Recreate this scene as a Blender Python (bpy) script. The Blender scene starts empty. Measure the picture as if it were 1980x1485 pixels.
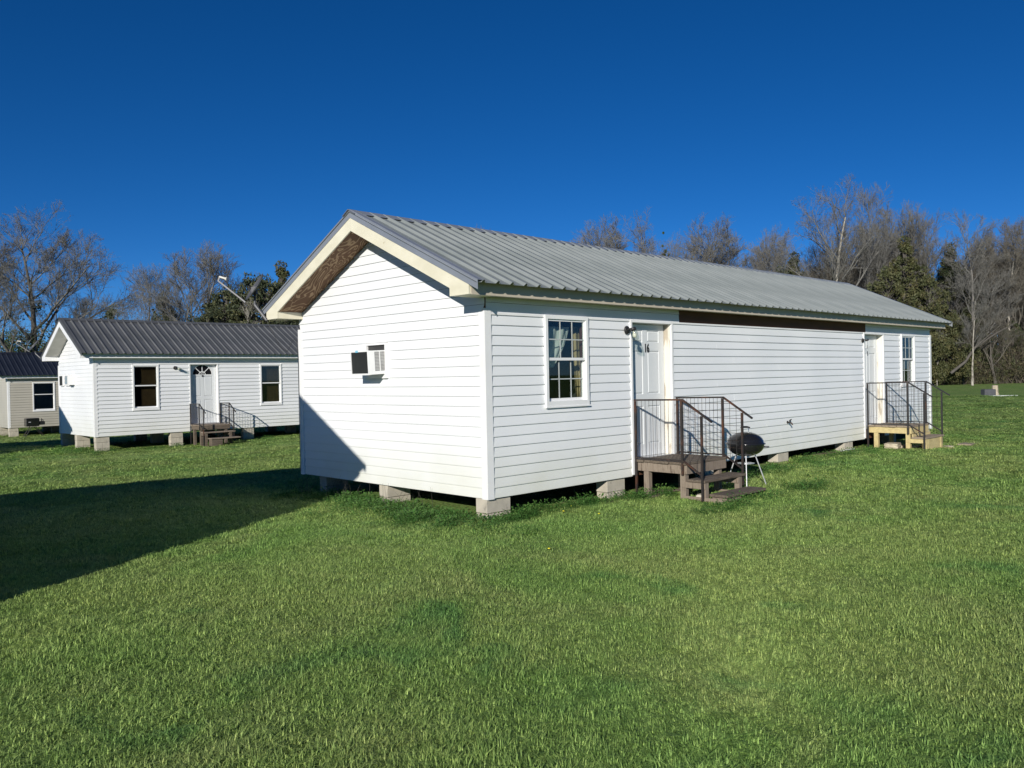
import bpy, bmesh, math, random
import numpy as np
from mathutils import Vector, Matrix

# ------------------------------------------------------------------ camera, sky, sun, exposure
SC = bpy.context.scene
COL = SC.collection
CAM = np.array([-7.06527909, -7.74959294, 1.56163734])
FPX = 1597.37
R_ = np.array([0.71715573, -0.69663819, -0.01956755])
U_ = np.array([0.0210232, -0.00643937, 0.99975825])
F_ = np.array([0.69659578, 0.71739373, -0.01002754])
cd = bpy.data.cameras.new('camera'); cam = bpy.data.objects.new('camera', cd); COL.objects.link(cam)
cd.sensor_width = 36.0; cd.lens = FPX / 1980 * 36.0; cd.clip_start = 0.1; cd.clip_end = 3000
M = Matrix(((R_[0], U_[0], -F_[0], CAM[0]), (R_[1], U_[1], -F_[1], CAM[1]), (R_[2], U_[2], -F_[2], CAM[2]), (0, 0, 0, 1)))
cam.matrix_world = M
SC.camera = cam

SUN = Vector((-1.0, -0.58, 0.40)).normalized()          # direction towards the sun
sl = bpy.data.lights.new('sun', 'SUN'); sl.energy = 5.0; sl.angle = math.radians(0.5); sl.color = (1.0, 0.955, 0.88)
so = bpy.data.objects.new('sun', sl); COL.objects.link(so)
so.rotation_euler = SUN.to_track_quat('Z', 'Y').to_euler(); so.location = (-20, -12, 20)

world = bpy.data.worlds.new('World'); SC.world = world; world.use_nodes = True
wt = world.node_tree; wt.nodes.clear()
wo = wt.nodes.new('ShaderNodeOutputWorld'); bg = wt.nodes.new('ShaderNodeBackground'); sky = wt.nodes.new('ShaderNodeTexSky')
sky.sky_type = 'NISHITA'; sky.sun_disc = False
sky.sun_elevation = math.asin(SUN.z); sky.sun_rotation = math.atan2(SUN.x, SUN.y)
sky.air_density = 0.55; sky.dust_density = 0.0; sky.ozone_density = 6.0; sky.altitude = 200
hs = wt.nodes.new('ShaderNodeHueSaturation'); hs.inputs['Saturation'].default_value = 1.16; hs.inputs['Hue'].default_value = 0.503; hs.inputs['Value'].default_value = 1.0
wt.links.new(sky.outputs[0], hs.inputs['Color']); wt.links.new(hs.outputs[0], bg.inputs['Color']); bg.inputs['Strength'].default_value = 0.082
wt.links.new(bg.outputs[0], wo.inputs['Surface'])
SC.view_settings.view_transform = 'Standard'; SC.view_settings.look = 'None'
SC.view_settings.exposure = 0.02; SC.view_settings.gamma = 1.0; SC.view_settings.use_curve_mapping = False
SC.render.engine = 'CYCLES'
SC.cycles.use_denoising = True; SC.cycles.max_bounces = 8; SC.cycles.transparent_max_bounces = 12
SC.render.film_transparent = False

def at(px, py, D):
    """the point seen at a photograph pixel at a depth of D metres, used once to find where a thing stands"""
    return CAM + (F_ + R_ * (px - 990) / FPX - U_ * (py - 742.5) / FPX) * D

# ------------------------------------------------------------------ helpers
class MB:
    def __init__(s): s.v = []; s.f = []; s.sm = []
    def add(s, vs, fs, smooth=False):
        n = len(s.v); s.v += [tuple(map(float, p)) for p in vs]
        for f in fs: s.f.append(tuple(i + n for i in f)); s.sm.append(smooth)
        return s
    def box(s, x0, x1, y0, y1, z0, z1):
        if x0 > x1: x0, x1 = x1, x0
        if y0 > y1: y0, y1 = y1, y0
        if z0 > z1: z0, z1 = z1, z0
        return s.add([(x0,y0,z0),(x1,y0,z0),(x1,y1,z0),(x0,y1,z0),(x0,y0,z1),(x1,y0,z1),(x1,y1,z1),(x0,y1,z1)],
              [(0,3,2,1),(4,5,6,7),(0,1,5,4),(1,2,6,5),(2,3,7,6),(3,0,4,7)])
    def prism(s, poly, axis, a, b):
        """poly: 2-D points in the two other axes (in order x,y,z without axis)"""
        n = len(poly)
        ar = 0
        for i in range(n): ar += poly[i][0]*poly[(i+1)%n][1] - poly[(i+1)%n][0]*poly[i][1]
        if ar < 0: poly = poly[::-1]
        def P(p, t):
            return {0: (t, p[0], p[1]), 1: (p[0], t, p[1]), 2: (p[0], p[1], t)}[axis]
        vs = [P(p, a) for p in poly] + [P(p, b) for p in poly]
        fl = (axis == 1)
        lo = tuple(range(n)); hi = tuple(range(n, 2*n))
        fs = []
        flip = (b < a) != fl
        if not flip:
            fs.append(lo[::-1]); fs.append(hi)
            for i in range(n): fs.append((i, (i+1) % n, n+(i+1) % n, n+i))
        else:
            fs.append(lo); fs.append(hi[::-1])
            for i in range(n): fs.append((n+i, n+(i+1) % n, (i+1) % n, i))
        return s.add(vs, fs)
    def tube(s, pts, rs, n=6, caps=True, smooth=True):
        pts = [Vector(p) for p in pts]
        if not hasattr(rs, '__len__'): rs = [rs]*len(pts)
        rings = []; prev = None
        for i, p in enumerate(pts):
            if i == 0: d = pts[1]-pts[0]
            elif i == len(pts)-1: d = pts[-1]-pts[-2]
            else: d = (pts[i+1]-p).normalized()+(p-pts[i-1]).normalized()
            d.normalize()
            if prev is None:
                a = Vector((0,0,1)) if abs(d.z) < .9 else Vector((1,0,0))
                u = d.cross(a).normalized()
            else:
                u = (prev - d*prev.dot(d)); u = u.normalized() if u.length > 1e-6 else d.orthogonal().normalized()
            prev = u; w = d.cross(u)
            rings.append([p+(u*math.cos(2*math.pi*k/n)+w*math.sin(2*math.pi*k/n))*rs[i] for k in range(n)])
        vs = [q for r in rings for q in r]; fs = []
        for i in range(len(rings)-1):
            for k in range(n): fs.append((i*n+k, i*n+(k+1) % n, (i+1)*n+(k+1) % n, (i+1)*n+k))
        s.add(vs, fs, smooth)
        if caps:
            m = len(rings)-1
            s.add(rings[0], [tuple(range(n))[::-1]]); s.add(rings[m], [tuple(range(n))])
        return s
    def bar(s, p0, p1, w, h, up=(0,0,1)):
        p0, p1 = Vector(p0), Vector(p1); d = (p1-p0).normalized(); u = Vector(up); sd = d.cross(u).normalized(); u = sd.cross(d)
        c = []
        for p in (p0, p1):
            for a, b in ((-1,-1),(1,-1),(1,1),(-1,1)): c.append(p+sd*(a*w/2)+u*(b*h/2))
        return s.add(c, [(0,1,2,3),(7,6,5,4),(0,4,5,1),(1,5,6,2),(2,6,7,3),(3,7,4,0)])
    def lathe(s, prof, n=32, c=(0,0,0), smooth=True, tilt=None):
        vs = []; m = len(prof)
        for k in range(n):
            a = 2*math.pi*k/n
            for r, z in prof:
                p = Vector((r*math.cos(a), r*math.sin(a), z))
                if tilt is not None: p = tilt @ p
                vs.append(p+Vector(c))
        fs = []
        for k in range(n):
            k2 = (k+1) % n
            for i in range(m-1): fs.append((k*m+i, k2*m+i, k2*m+i+1, k*m+i+1))
        return s.add(vs, fs, smooth)
    def mesh(s, name, mat):
        me = bpy.data.meshes.new(name); me.from_pydata(s.v, [], s.f)
        if any(s.sm): me.polygons.foreach_set('use_smooth', s.sm)
        if mat: me.materials.append(mat)
        me.validate(verbose=False); me.update()
        return me
    def build(s, name, mat, parent=None, bevel=0, **kw):
        me = s.mesh(name, mat)
        if bevel:
            bm = bmesh.new(); bm.from_mesh(me)
            bmesh.ops.bevel(bm, geom=list(bm.edges), offset=bevel, segments=1, profile=.7, affect='EDGES', clamp_overlap=True)
            bm.to_mesh(me); bm.free()
        return link(name, me, parent, **kw)

def link(name, data, parent=None, loc=None, label=None, cat=None, group=None, kind=None, rot=None):
    o = bpy.data.objects.new(name, data); COL.objects.link(o)
    if parent is not None: o.parent = parent
    if loc is not None: o.location = loc
    if rot is not None: o.rotation_euler = rot
    if label: o['label'] = label
    if cat: o['category'] = cat
    if group: o['group'] = group
    if kind: o['kind'] = kind
    return o
def thing(name, label, cat, loc=(0,0,0), rot=(0,0,0), group=None):
    return link(name, None, None, loc, label, cat, group, None, rot)

def box(name, mat, parent, *a, bevel=0, **kw): return MB().box(*a).build(name, mat, parent, bevel=bevel, **kw)

# ------------------------------------------------------------------ materials
def mat(name, c1, c2=None, rough=.6, metal=0.0, scale=4.0, detail=4.0, bump=0.0, bscale=30.0, spec=.5, stretch=(1,1,1), spots=None, sscale=6.0, sthr=(.55,.7), coord='Object', coat=0):
    m = bpy.data.materials.new(name); m.use_nodes = True; t = m.node_tree; b = t.nodes['Principled BSDF']
    b.inputs['Roughness'].default_value = rough; b.inputs['Metallic'].default_value = metal
    b.inputs['Specular IOR Level'].default_value = spec
    b.inputs['Coat Weight'].default_value = coat
    if coord == 'World':
        g = t.nodes.new('ShaderNodeNewGeometry'); src = g.outputs['Position']
    else:
        g = t.nodes.new('ShaderNodeTexCoord'); src = g.outputs['Object']
    mp = t.nodes.new('ShaderNodeMapping'); mp.inputs['Scale'].default_value = stretch; t.links.new(src, mp.inputs['Vector'])
    V = mp.outputs[0]
    def noise(sc, de, off=0):
        n = t.nodes.new('ShaderNodeTexNoise'); n.inputs['Scale'].default_value = sc; n.inputs['Detail'].default_value = de
        t.links.new(V, n.inputs['Vector']); return n.outputs['Fac']
    if c2 is None: c2 = tuple(x*.85 for x in c1)
    mx = t.nodes.new('ShaderNodeMix'); mx.data_type = 'RGBA'; mx.inputs['A'].default_value = (*c1, 1); mx.inputs['B'].default_value = (*c2, 1)
    rp = t.nodes.new('ShaderNodeMapRange'); rp.inputs['From Min'].default_value = .35; rp.inputs['From Max'].default_value = .65
    t.links.new(noise(scale, detail), rp.inputs['Value']); t.links.new(rp.outputs[0], mx.inputs['Factor'])
    out = mx.outputs['Result']
    if spots:
        m2 = t.nodes.new('ShaderNodeMix'); m2.data_type = 'RGBA'; m2.inputs['B'].default_value = (*spots, 1)
        r2 = t.nodes.new('ShaderNodeMapRange'); r2.inputs['From Min'].default_value = sthr[0]; r2.inputs['From Max'].default_value = sthr[1]
        t.links.new(noise(sscale, 6), r2.inputs['Value']); t.links.new(r2.outputs[0], m2.inputs['Factor']); t.links.new(out, m2.inputs['A']); out = m2.outputs['Result']
    t.links.new(out, b.inputs['Base Color'])
    if bump:
        bp = t.nodes.new('ShaderNodeBump'); bp.inputs['Strength'].default_value = bump; bp.inputs['Distance'].default_value = .01
        t.links.new(noise(bscale, 4), bp.inputs['Height']); t.links.new(bp.outputs[0], b.inputs['Normal'])
    return m

def siding_mat(name, c1, c2, dirt):
    """vinyl: faint sheet-to-sheet tone, greenish grime low on the wall, fine vertical streaks"""
    m = mat(name, c1, c2, rough=.42, scale=.9, detail=3, bump=.16, bscale=3.2, stretch=(1,1,.6), coord='Object')
    t = m.node_tree; b = t.nodes['Principled BSDF']; src = b.inputs['Base Color'].links[0].from_socket
    tc = t.nodes.new('ShaderNodeTexCoord'); sp = t.nodes.new('ShaderNodeSeparateXYZ')
    # grime height is measured in the wall's own coordinates
    t.links.new(tc.outputs['Object'], sp.inputs[0])
    r = t.nodes.new('ShaderNodeMapRange'); r.inputs['From Min'].default_value = .75; r.inputs['From Max'].default_value = 0.0
    t.links.new(sp.outputs['Z'], r.inputs['Value'])
    n = t.nodes.new('ShaderNodeTexNoise'); n.inputs['Scale'].default_value = 1.7; n.inputs['Detail'].default_value = 5
    t.links.new(tc.outputs['Object'], n.inputs['Vector'])
    mu = t.nodes.new('ShaderNodeMath'); mu.operation = 'MULTIPLY'; t.links.new(r.outputs[0], mu.inputs[0]); t.links.new(n.outputs['Fac'], mu.inputs[1])
    mx = t.nodes.new('ShaderNodeMix'); mx.data_type = 'RGBA'; mx.inputs['B'].default_value = (*dirt, 1)
    t.links.new(mu.outputs[0], mx.inputs['Factor']); t.links.new(src, mx.inputs['A']); t.links.new(mx.outputs['Result'], b.inputs['Base Color'])
    return m

MAT = {}
MAT['siding'] = siding_mat('white_vinyl', (.80,.81,.81), (.75,.765,.77), (.62,.62,.50))
MAT['siding2'] = siding_mat('white_vinyl_left', (.80,.81,.81), (.74,.75,.755), (.64,.64,.56))
MAT['siding3'] = siding_mat('beige_vinyl', (.47,.44,.37), (.42,.395,.33), (.35,.33,.27))
MAT['trim'] = mat('white_trim', (.82,.82,.81), (.76,.76,.75), rough=.4, scale=2)
MAT['peel'] = mat('peeling_paint', (.74,.71,.63), (.66,.62,.53), rough=.6, scale=9, stretch=(1,1,.18), spots=(.46,.40,.31), sscale=9, sthr=(.57,.62), bump=.2, bscale=20)
MAT['door'] = mat('door_paint', (.70,.72,.72), (.66,.68,.685), rough=.35, scale=1.2, spots=(.50,.51,.50), sscale=9, sthr=(.7,.85))
MAT['cream'] = mat('cream_board', (.74,.70,.55), (.66,.62,.47), rough=.6, scale=5, detail=8, stretch=(1,.5,1), bump=.1, bscale=40, spots=(.5,.44,.3), sscale=18, sthr=(.68,.76))
MAT['fascia'] = mat('beige_fascia', (.54,.48,.38), (.48,.42,.33), rough=.45, scale=1.5)
MAT['roof'] = mat('galvanised_roof', (.265,.288,.280), (.205,.228,.222), rough=.42, metal=.12, scale=1.5, detail=6, bump=.03, bscale=9)
MAT['roof_trim'] = mat('roof_trim', (.36,.38,.41), (.31,.33,.36), rough=.42, metal=.45, scale=2)
MAT['roof2'] = mat('dark_grey_roof', (.125,.128,.13), (.09,.094,.096), rough=.45, metal=.1, scale=1.5, spots=(.30,.30,.29), sscale=5, sthr=(.72,.8))
MAT['roof3'] = mat('black_roof', (.03,.034,.045), (.022,.025,.034), rough=.35, metal=.25, scale=1.5)
MAT['sheath'] = mat('red_brown_sheathing', (.13,.055,.028), (.09,.038,.02), rough=.8, scale=4, stretch=(.3,1,2), bump=.1)
MAT['concrete'] = mat('concrete_block', (.50,.455,.37), (.41,.375,.305), rough=.9, scale=6, bump=.35, bscale=70, spots=(.26,.24,.20), sscale=10, sthr=(.6,.75))
MAT['oldwood'] = mat('weathered_wood', (.095,.072,.052), (.15,.12,.09), rough=.85, scale=6, detail=8, stretch=(.6,6,6), bump=.4, bscale=14, spots=(.05,.04,.03), sscale=8, sthr=(.58,.7))
MAT['oldpost'] = mat('weathered_post', (.185,.145,.11), (.27,.22,.17), rough=.85, scale=6, detail=8, stretch=(5,5,.7), bump=.4, bscale=14, spots=(.10,.07,.05), sscale=6, sthr=(.56,.68))
MAT['newwood'] = mat('treated_pine', (.55,.45,.22), (.46,.37,.18), rough=.7, scale=5, detail=8, stretch=(1.2,3,3), bump=.2, bscale=14, spots=(.28,.19,.09), sscale=9, sthr=(.66,.74))
MAT['greyboard'] = mat('grey_deck_board', (.30,.24,.17), (.24,.19,.14), rough=.8, scale=7, stretch=(.6,5,5), bump=.3, bscale=14)
MAT['rust'] = mat('rusty_angle_iron', (.026,.023,.023), (.040,.029,.025), rough=.6, metal=.3, scale=8, spots=(.11,.045,.024), sscale=3.5, sthr=(.54,.66), bump=.2, bscale=60)
MAT['iron'] = mat('dark_iron', (.03,.03,.032), (.045,.04,.038), rough=.5, metal=.4, scale=8, spots=(.10,.045,.025), sscale=3, sthr=(.6,.7))
MAT['wire'] = mat('dark_wire', (.035,.033,.033), (.06,.04,.03), rough=.5, metal=.4, scale=9)
MAT['black'] = mat('black_enamel', (.010,.010,.011), (.013,.013,.014), rough=.16, scale=3, spec=.6, coat=.3)
MAT['blackmatte'] = mat('black_plastic', (.014,.014,.015), (.02,.02,.02), rough=.5, scale=5)
MAT['chrome'] = mat('bright_metal', (.72,.72,.72), (.6,.6,.6), rough=.25, metal=.9)
MAT['lightleg'] = mat('light_metal', (.70,.70,.70), (.6,.6,.6), rough=.35, metal=.5)
MAT['dish'] = mat('dish_grey', (.085,.088,.095), (.07,.072,.08), rough=.55, scale=3)
MAT['dishpole'] = mat('dish_pole', (.15,.15,.155), (.11,.11,.115), rough=.5, metal=.3, scale=3)
MAT['lnb'] = mat('lnb_white', (.72,.70,.64), (.6,.58,.5), rough=.5)
MAT['coil'] = mat('dark_coil', (.016,.018,.018), (.024,.027,.026), rough=.75, scale=3)
MAT['louver'] = mat('louver_grey', (.44,.44,.43), (.36,.36,.35), rough=.5, scale=10)
MAT['blue'] = mat('blue_sticker', (.10,.42,.58), (.35,.6,.7), rough=.5, scale=20)
MAT['bulb'] = mat('frosted_bulb', (.88,.84,.70), (.80,.74,.58), rough=.3)
MAT['curtain'] = mat('white_curtain', (.80,.82,.78), (.66,.68,.64), rough=.9, scale=6, stretch=(6,6,.6))
MAT['tan'] = mat('tan_curtain', (.56,.43,.22), (.46,.34,.17), rough=.9, scale=6, stretch=(6,6,.6))
MAT['blind'] = mat('brown_blind', (.17,.10,.045), (.12,.07,.03), rough=.6, scale=6)
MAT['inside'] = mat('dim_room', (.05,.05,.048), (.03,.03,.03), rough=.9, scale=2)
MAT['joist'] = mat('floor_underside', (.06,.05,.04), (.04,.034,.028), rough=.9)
MAT['stone'] = mat('pale_stone', (.50,.44,.33), (.36,.30,.22), rough=.9, scale=6, bump=.4, bscale=25)
MAT['whitepl'] = mat('white_plastic', (.78,.80,.76), (.7,.72,.68), rough=.5)
MAT['soffit2'] = mat('white_soffit', (.62,.60,.55), (.55,.53,.48), rough=.6, scale=3, spots=(.4,.36,.3), sscale=5, sthr=(.68,.8))

def glass_mat():
    m = bpy.data.materials.new('window_glass'); m.use_nodes = True; t = m.node_tree; t.nodes.clear()
    o = t.nodes.new('ShaderNodeOutputMaterial'); mx = t.nodes.new('ShaderNodeMixShader'); lw = t.nodes.new('ShaderNodeLayerWeight'); lw.inputs['Blend'].default_value = .5; pw = t.nodes.new('ShaderNodeMath'); pw.operation = 'POWER'; pw.inputs[1].default_value = 5.0; fr = t.nodes.new('ShaderNodeMath'); fr.operation = 'MULTIPLY_ADD'; fr.inputs[1].default_value = .5; fr.inputs[2].default_value = .05
    tr = t.nodes.new('ShaderNodeBsdfTransparent'); gl = t.nodes.new('ShaderNodeBsdfGlossy')
    tr.inputs[0].default_value = (.80,.84,.82,1); gl.inputs['Roughness'].default_value = .02; gl.inputs['Color'].default_value = (.9,.95,1,1)
    t.links.new(lw.outputs['Facing'], pw.inputs[0]); t.links.new(pw.outputs[0], fr.inputs[0])
    t.links.new(fr.outputs[0], mx.inputs[0]); t.links.new(tr.outputs[0], mx.inputs[1]); t.links.new(gl.outputs[0], mx.inputs[2]); t.links.new(mx.outputs[0], o.inputs[0])
    return m
MAT['glass'] = glass_mat()
MAT['muntin'] = mat('dull_muntin', (.50,.53,.52), (.44,.47,.46), rough=.5)

def plywood():
    m = bpy.data.materials.new('swirled_plywood'); m.use_nodes = True; t = m.node_tree; b = t.nodes['Principled BSDF']; b.inputs['Roughness'].default_value = .8
    tc = t.nodes.new('ShaderNodeTexCoord'); mp = t.nodes.new('ShaderNodeMapping'); mp.inputs['Scale'].default_value = (2.2, .9, .9)
    t.links.new(tc.outputs['Object'], mp.inputs['Vector'])
    n = t.nodes.new('ShaderNodeTexNoise'); n.inputs['Scale'].default_value = 1.5; n.inputs['Detail'].default_value = 2.5; n.inputs['Distortion'].default_value = .9
    t.links.new(mp.outputs[0], n.inputs['Vector'])
    k = t.nodes.new('ShaderNodeMath'); k.operation = 'MULTIPLY'; k.inputs[1].default_value = 62; t.links.new(n.outputs['Fac'], k.inputs[0])
    s = t.nodes.new('ShaderNodeMath'); s.operation = 'SINE'; t.links.new(k.outputs[0], s.inputs[0])
    r = t.nodes.new('ShaderNodeMapRange'); r.inputs['From Min'].default_value = .35; r.inputs['From Max'].default_value = 1.0; t.links.new(s.outputs[0], r.inputs['Value'])
    mx = t.nodes.new('ShaderNodeMix'); mx.data_type = 'RGBA'; mx.inputs['A'].default_value = (.15,.075,.036,1); mx.inputs['B'].default_value = (.42,.28,.165,1)
    t.links.new(r.outputs[0], mx.inputs['Factor']); t.links.new(mx.outputs['Result'], b.inputs['Base Color'])
    return m
MAT['ply'] = plywood()

# ------------------------------------------------------------------ ground
GC = np.array([(-7,-7,-.28),(-2,-3,-.28),(0,0,-.285),(-4,4,-.28),(-4,8,-.28),(2.5,0,-.295),(3.2,-1.2,-.31),(5,-1,-.28),(8,-.2,-.205),(11,0,-.19),(13,-1,-.24),(0,2.4,-.28),(5,-6,-.28),(14,-8,-.3),
    (1.8,20.9,-.67),(4.5,20.9,-.69),(7.2,20.9,-.6),(1.9,22.9,-.62),(3.9,40.8,-1.11),(0,12,-.4),(9,12,-.35),(6,36,-1.05),(62,12,-.6),(99,25.8,-.35),(100,60,-.6),(60,80,-1.1),(20,80,-1.2),(-40,60,-.9),(-40,-10,-.3),(-20,20,-.5),(150,30,-.3),(30,-5,-.35),(40,-20,-.35)], float)
def ground_z(x, y):
    x = np.asarray(x, float); y = np.asarray(y, float)
    d2 = (x[..., None]-GC[:,0])**2 + (y[..., None]-GC[:,1])**2 + 1.5
    w = d2**-1.6
    z = (w*GC[:,2]).sum(-1)/w.sum(-1)
    return z
def gz(x, y): return float(ground_z(x, y))

def grass_color_nodes(t, V, tip=None):
    """patchy lawn: olive, mid green, bluish clover green, straw"""
    def noise(sc, de=3, dist=0):
        n = t.nodes.new('ShaderNodeTexNoise'); n.inputs['Scale'].default_value = sc; n.inputs['Detail'].default_value = de; n.inputs['Distortion'].default_value = dist
        t.links.new(V, n.inputs['Vector']); return n.outputs['Fac']
    def mixc(a, b, f, lo, hi):
        r = t.nodes.new('ShaderNodeMapRange'); r.inputs['From Min'].default_value = lo; r.inputs['From Max'].default_value = hi; t.links.new(f, r.inputs['Value'])
        m = t.nodes.new('ShaderNodeMix'); m.data_type = 'RGBA'
        if isinstance(a, tuple): m.inputs['A'].default_value = (*a, 1)
        else: t.links.new(a, m.inputs['A'])
        m.inputs['B'].default_value = (*b, 1); t.links.new(r.outputs[0], m.inputs['Factor']); return m.outputs['Result']
    c = mixc((.325,.445,.130), (.235,.395,.100), noise(.35, 4), .38, .62)
    c = mixc(c, (.320,.420,.135), noise(1.1, 5, .3), .50, .72)
    c = mixc(c, (.130,.300,.080), noise(.8, 4, .6), .60, .74)
    return c

def ground_mat():
    m = bpy.data.materials.new('lawn_ground'); m.use_nodes = True; t = m.node_tree; b = t.nodes['Principled BSDF']; b.inputs['Roughness'].default_value = .95
    b.inputs['Specular IOR Level'].default_value = .1
    g = t.nodes.new('ShaderNodeNewGeometry'); V = g.outputs['Position']
    c = grass_color_nodes(t, V)
    n = t.nodes.new('ShaderNodeTexNoise'); n.inputs['Scale'].default_value = 22; n.inputs['Detail'].default_value = 6; t.links.new(V, n.inputs['Vector'])
    r = t.nodes.new('ShaderNodeMapRange'); r.inputs['From Min'].default_value = .3; r.inputs['From Max'].default_value = .7; r.inputs['To Min'].default_value = .22; r.inputs['To Max'].default_value = 1.0
    t.links.new(n.outputs['Fac'], r.inputs['Value'])
    mu = t.nodes.new('ShaderNodeMix'); mu.data_type = 'RGBA'; mu.blend_type = 'MULTIPLY'; mu.inputs['Factor'].default_value = 1
    t.links.new(c, mu.inputs['A']); t.links.new(r.outputs[0], mu.inputs['B'])
    # bare soil along the piers: vertex attribute 'bare'
    a = t.nodes.new('ShaderNodeAttribute'); a.attribute_name = 'bare'
    n2 = t.nodes.new('ShaderNodeTexNoise'); n2.inputs['Scale'].default_value = 5; n2.inputs['Detail'].default_value = 6; t.links.new(V, n2.inputs['Vector'])
    ad = t.nodes.new('ShaderNodeMath'); ad.operation = 'ADD'; t.links.new(a.outputs['Fac'], ad.inputs[0]); t.links.new(n2.outputs['Fac'], ad.inputs[1])
    r2 = t.nodes.new('ShaderNodeMapRange'); r2.inputs['From Min'].default_value = .95; r2.inputs['From Max'].default_value = 1.25; t.links.new(ad.outputs[0], r2.inputs['Value'])
    mx = t.nodes.new('ShaderNodeMix'); mx.data_type = 'RGBA'; mx.inputs['B'].default_value = (.20,.175,.115,1)
    t.links.new(r2.outputs[0], mx.inputs['Factor']); t.links.new(mu.outputs['Result'], mx.inputs['A']); t.links.new(mx.outputs['Result'], b.inputs['Base Color'])
    bp = t.nodes.new('ShaderNodeBump'); bp.inputs['Strength'].default_value = .6; bp.inputs['Distance'].default_value = .05
    t.links.new(n.outputs['Fac'], bp.inputs['Height']); t.links.new(bp.outputs[0], b.inputs['Normal'])
    return m

def bare_w(x, y):
    """1 on trodden soil: round the near corner pier, along the long wall and below the stoops"""
    def blob(cx, cy, rx, ry): return np.exp(-(((x-cx)/rx)**2+((y-cy)/ry)**2))
    w = .9*blob(.35,-.35,.6,.25)+.75*blob(3.2,-.35,1.0,.4)+.65*blob(2.2,-.15,.9,.22)+.75*blob(7.5,-.3,2.2,.35)+.9*blob(12.2,-.7,1.4,.5)+.8*blob(10.4,-.1,1.2,.4)
    w += np.where((x > .1) & (x < 15.5) & (y > .1) & (y < 4.5) & (x > .9), .45, 0)+.6*blob(14.3,-1.0,1.6,.35)
    w += .6*blob(2.6,20.6,1.2,.4)+.5*blob(7.5,20.6,1.5,.4)
    return np.clip(w, 0, 1)

def make_ground():
    def axis(c):
        a = [0]; s = .22
        while a[-1] < 60: a.append(a[-1]+s); s *= 1.018
        while a[-1] < 1800: a.append(a[-1]+s); s *= 1.22
        return np.array([c-v for v in a[:0:-1]]+[c+v for v in a])
    xs = axis(1.0); ys = axis(-1.0)
    X, Y = np.meshgrid(xs, ys); Z = ground_z(X, Y)
    rng = np.random.default_rng(3)
    r = np.hypot(X-CAM[0], Y-CAM[1])
    Z = Z + .012*np.sin(X*1.7+.6*Y)*np.sin(Y*1.3-.4*X)*np.clip(1-r/60, 0, 1)
    nx, ny = len(xs), len(ys)
    verts = np.stack([X.ravel(), Y.ravel(), Z.ravel()], 1)
    i = np.arange(nx*ny).reshape(ny, nx)
    f = np.stack([i[:-1,:-1], i[:-1,1:], i[1:,1:], i[1:,:-1]], -1).reshape(-1, 4)
    me = bpy.data.meshes.new('lawn'); me.from_pydata(verts.tolist(), [], f.tolist())
    at_ = me.attributes.new('bare', 'FLOAT', 'POINT'); at_.data.foreach_set('value', bare_w(X, Y).ravel().astype(np.float32))
    me.polygons.foreach_set('use_smooth', [True]*len(f)); me.materials.append(ground_mat())
    return link('lawn', me, kind='structure')
make_ground()

# ------------------------------------------------------------------ cabins
E_ = .1304                                             # exposure of one siding course
def ztop(y, W, p): return 2.69+p*(min(y, W-y)+.40)      # outer face of the roof

def course_x(mb, x0, x1, z, e=E_, d=.021):
    """one lapped vinyl course on the long wall, face towards -Y"""
    mb.prism([(0,z+.002),(-d,z),(-d,z+.012),(-.004,z+e-.002),(0,z+e-.002)], 0, x0, x1)
def course_y(mb, y0b, y1b, y0t, y1t, z, e=E_, d=.017):
    """one course on the gable wall, face towards -X, ends may slope"""
    f = lambda t: (y0b+(y0t-y0b)*t, y1b+(y1t-y1b)*t)
    prof = [(0,0.002),(-d,0),(-d,.012),(-.004,e-.002),(0,e-.002)]
    vs = []
    for s in (0, 1):
        for xx, zz in prof: vs.append((xx, f(zz/e)[s], z+zz))
    n = 5; fs = [tuple(range(n)), tuple(range(2*n-1, n-1, -1))]
    for i in range(n): fs.append((i, n+i, n+(i+1) % n, (i+1) % n))
    mb.add(vs, fs)

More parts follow.
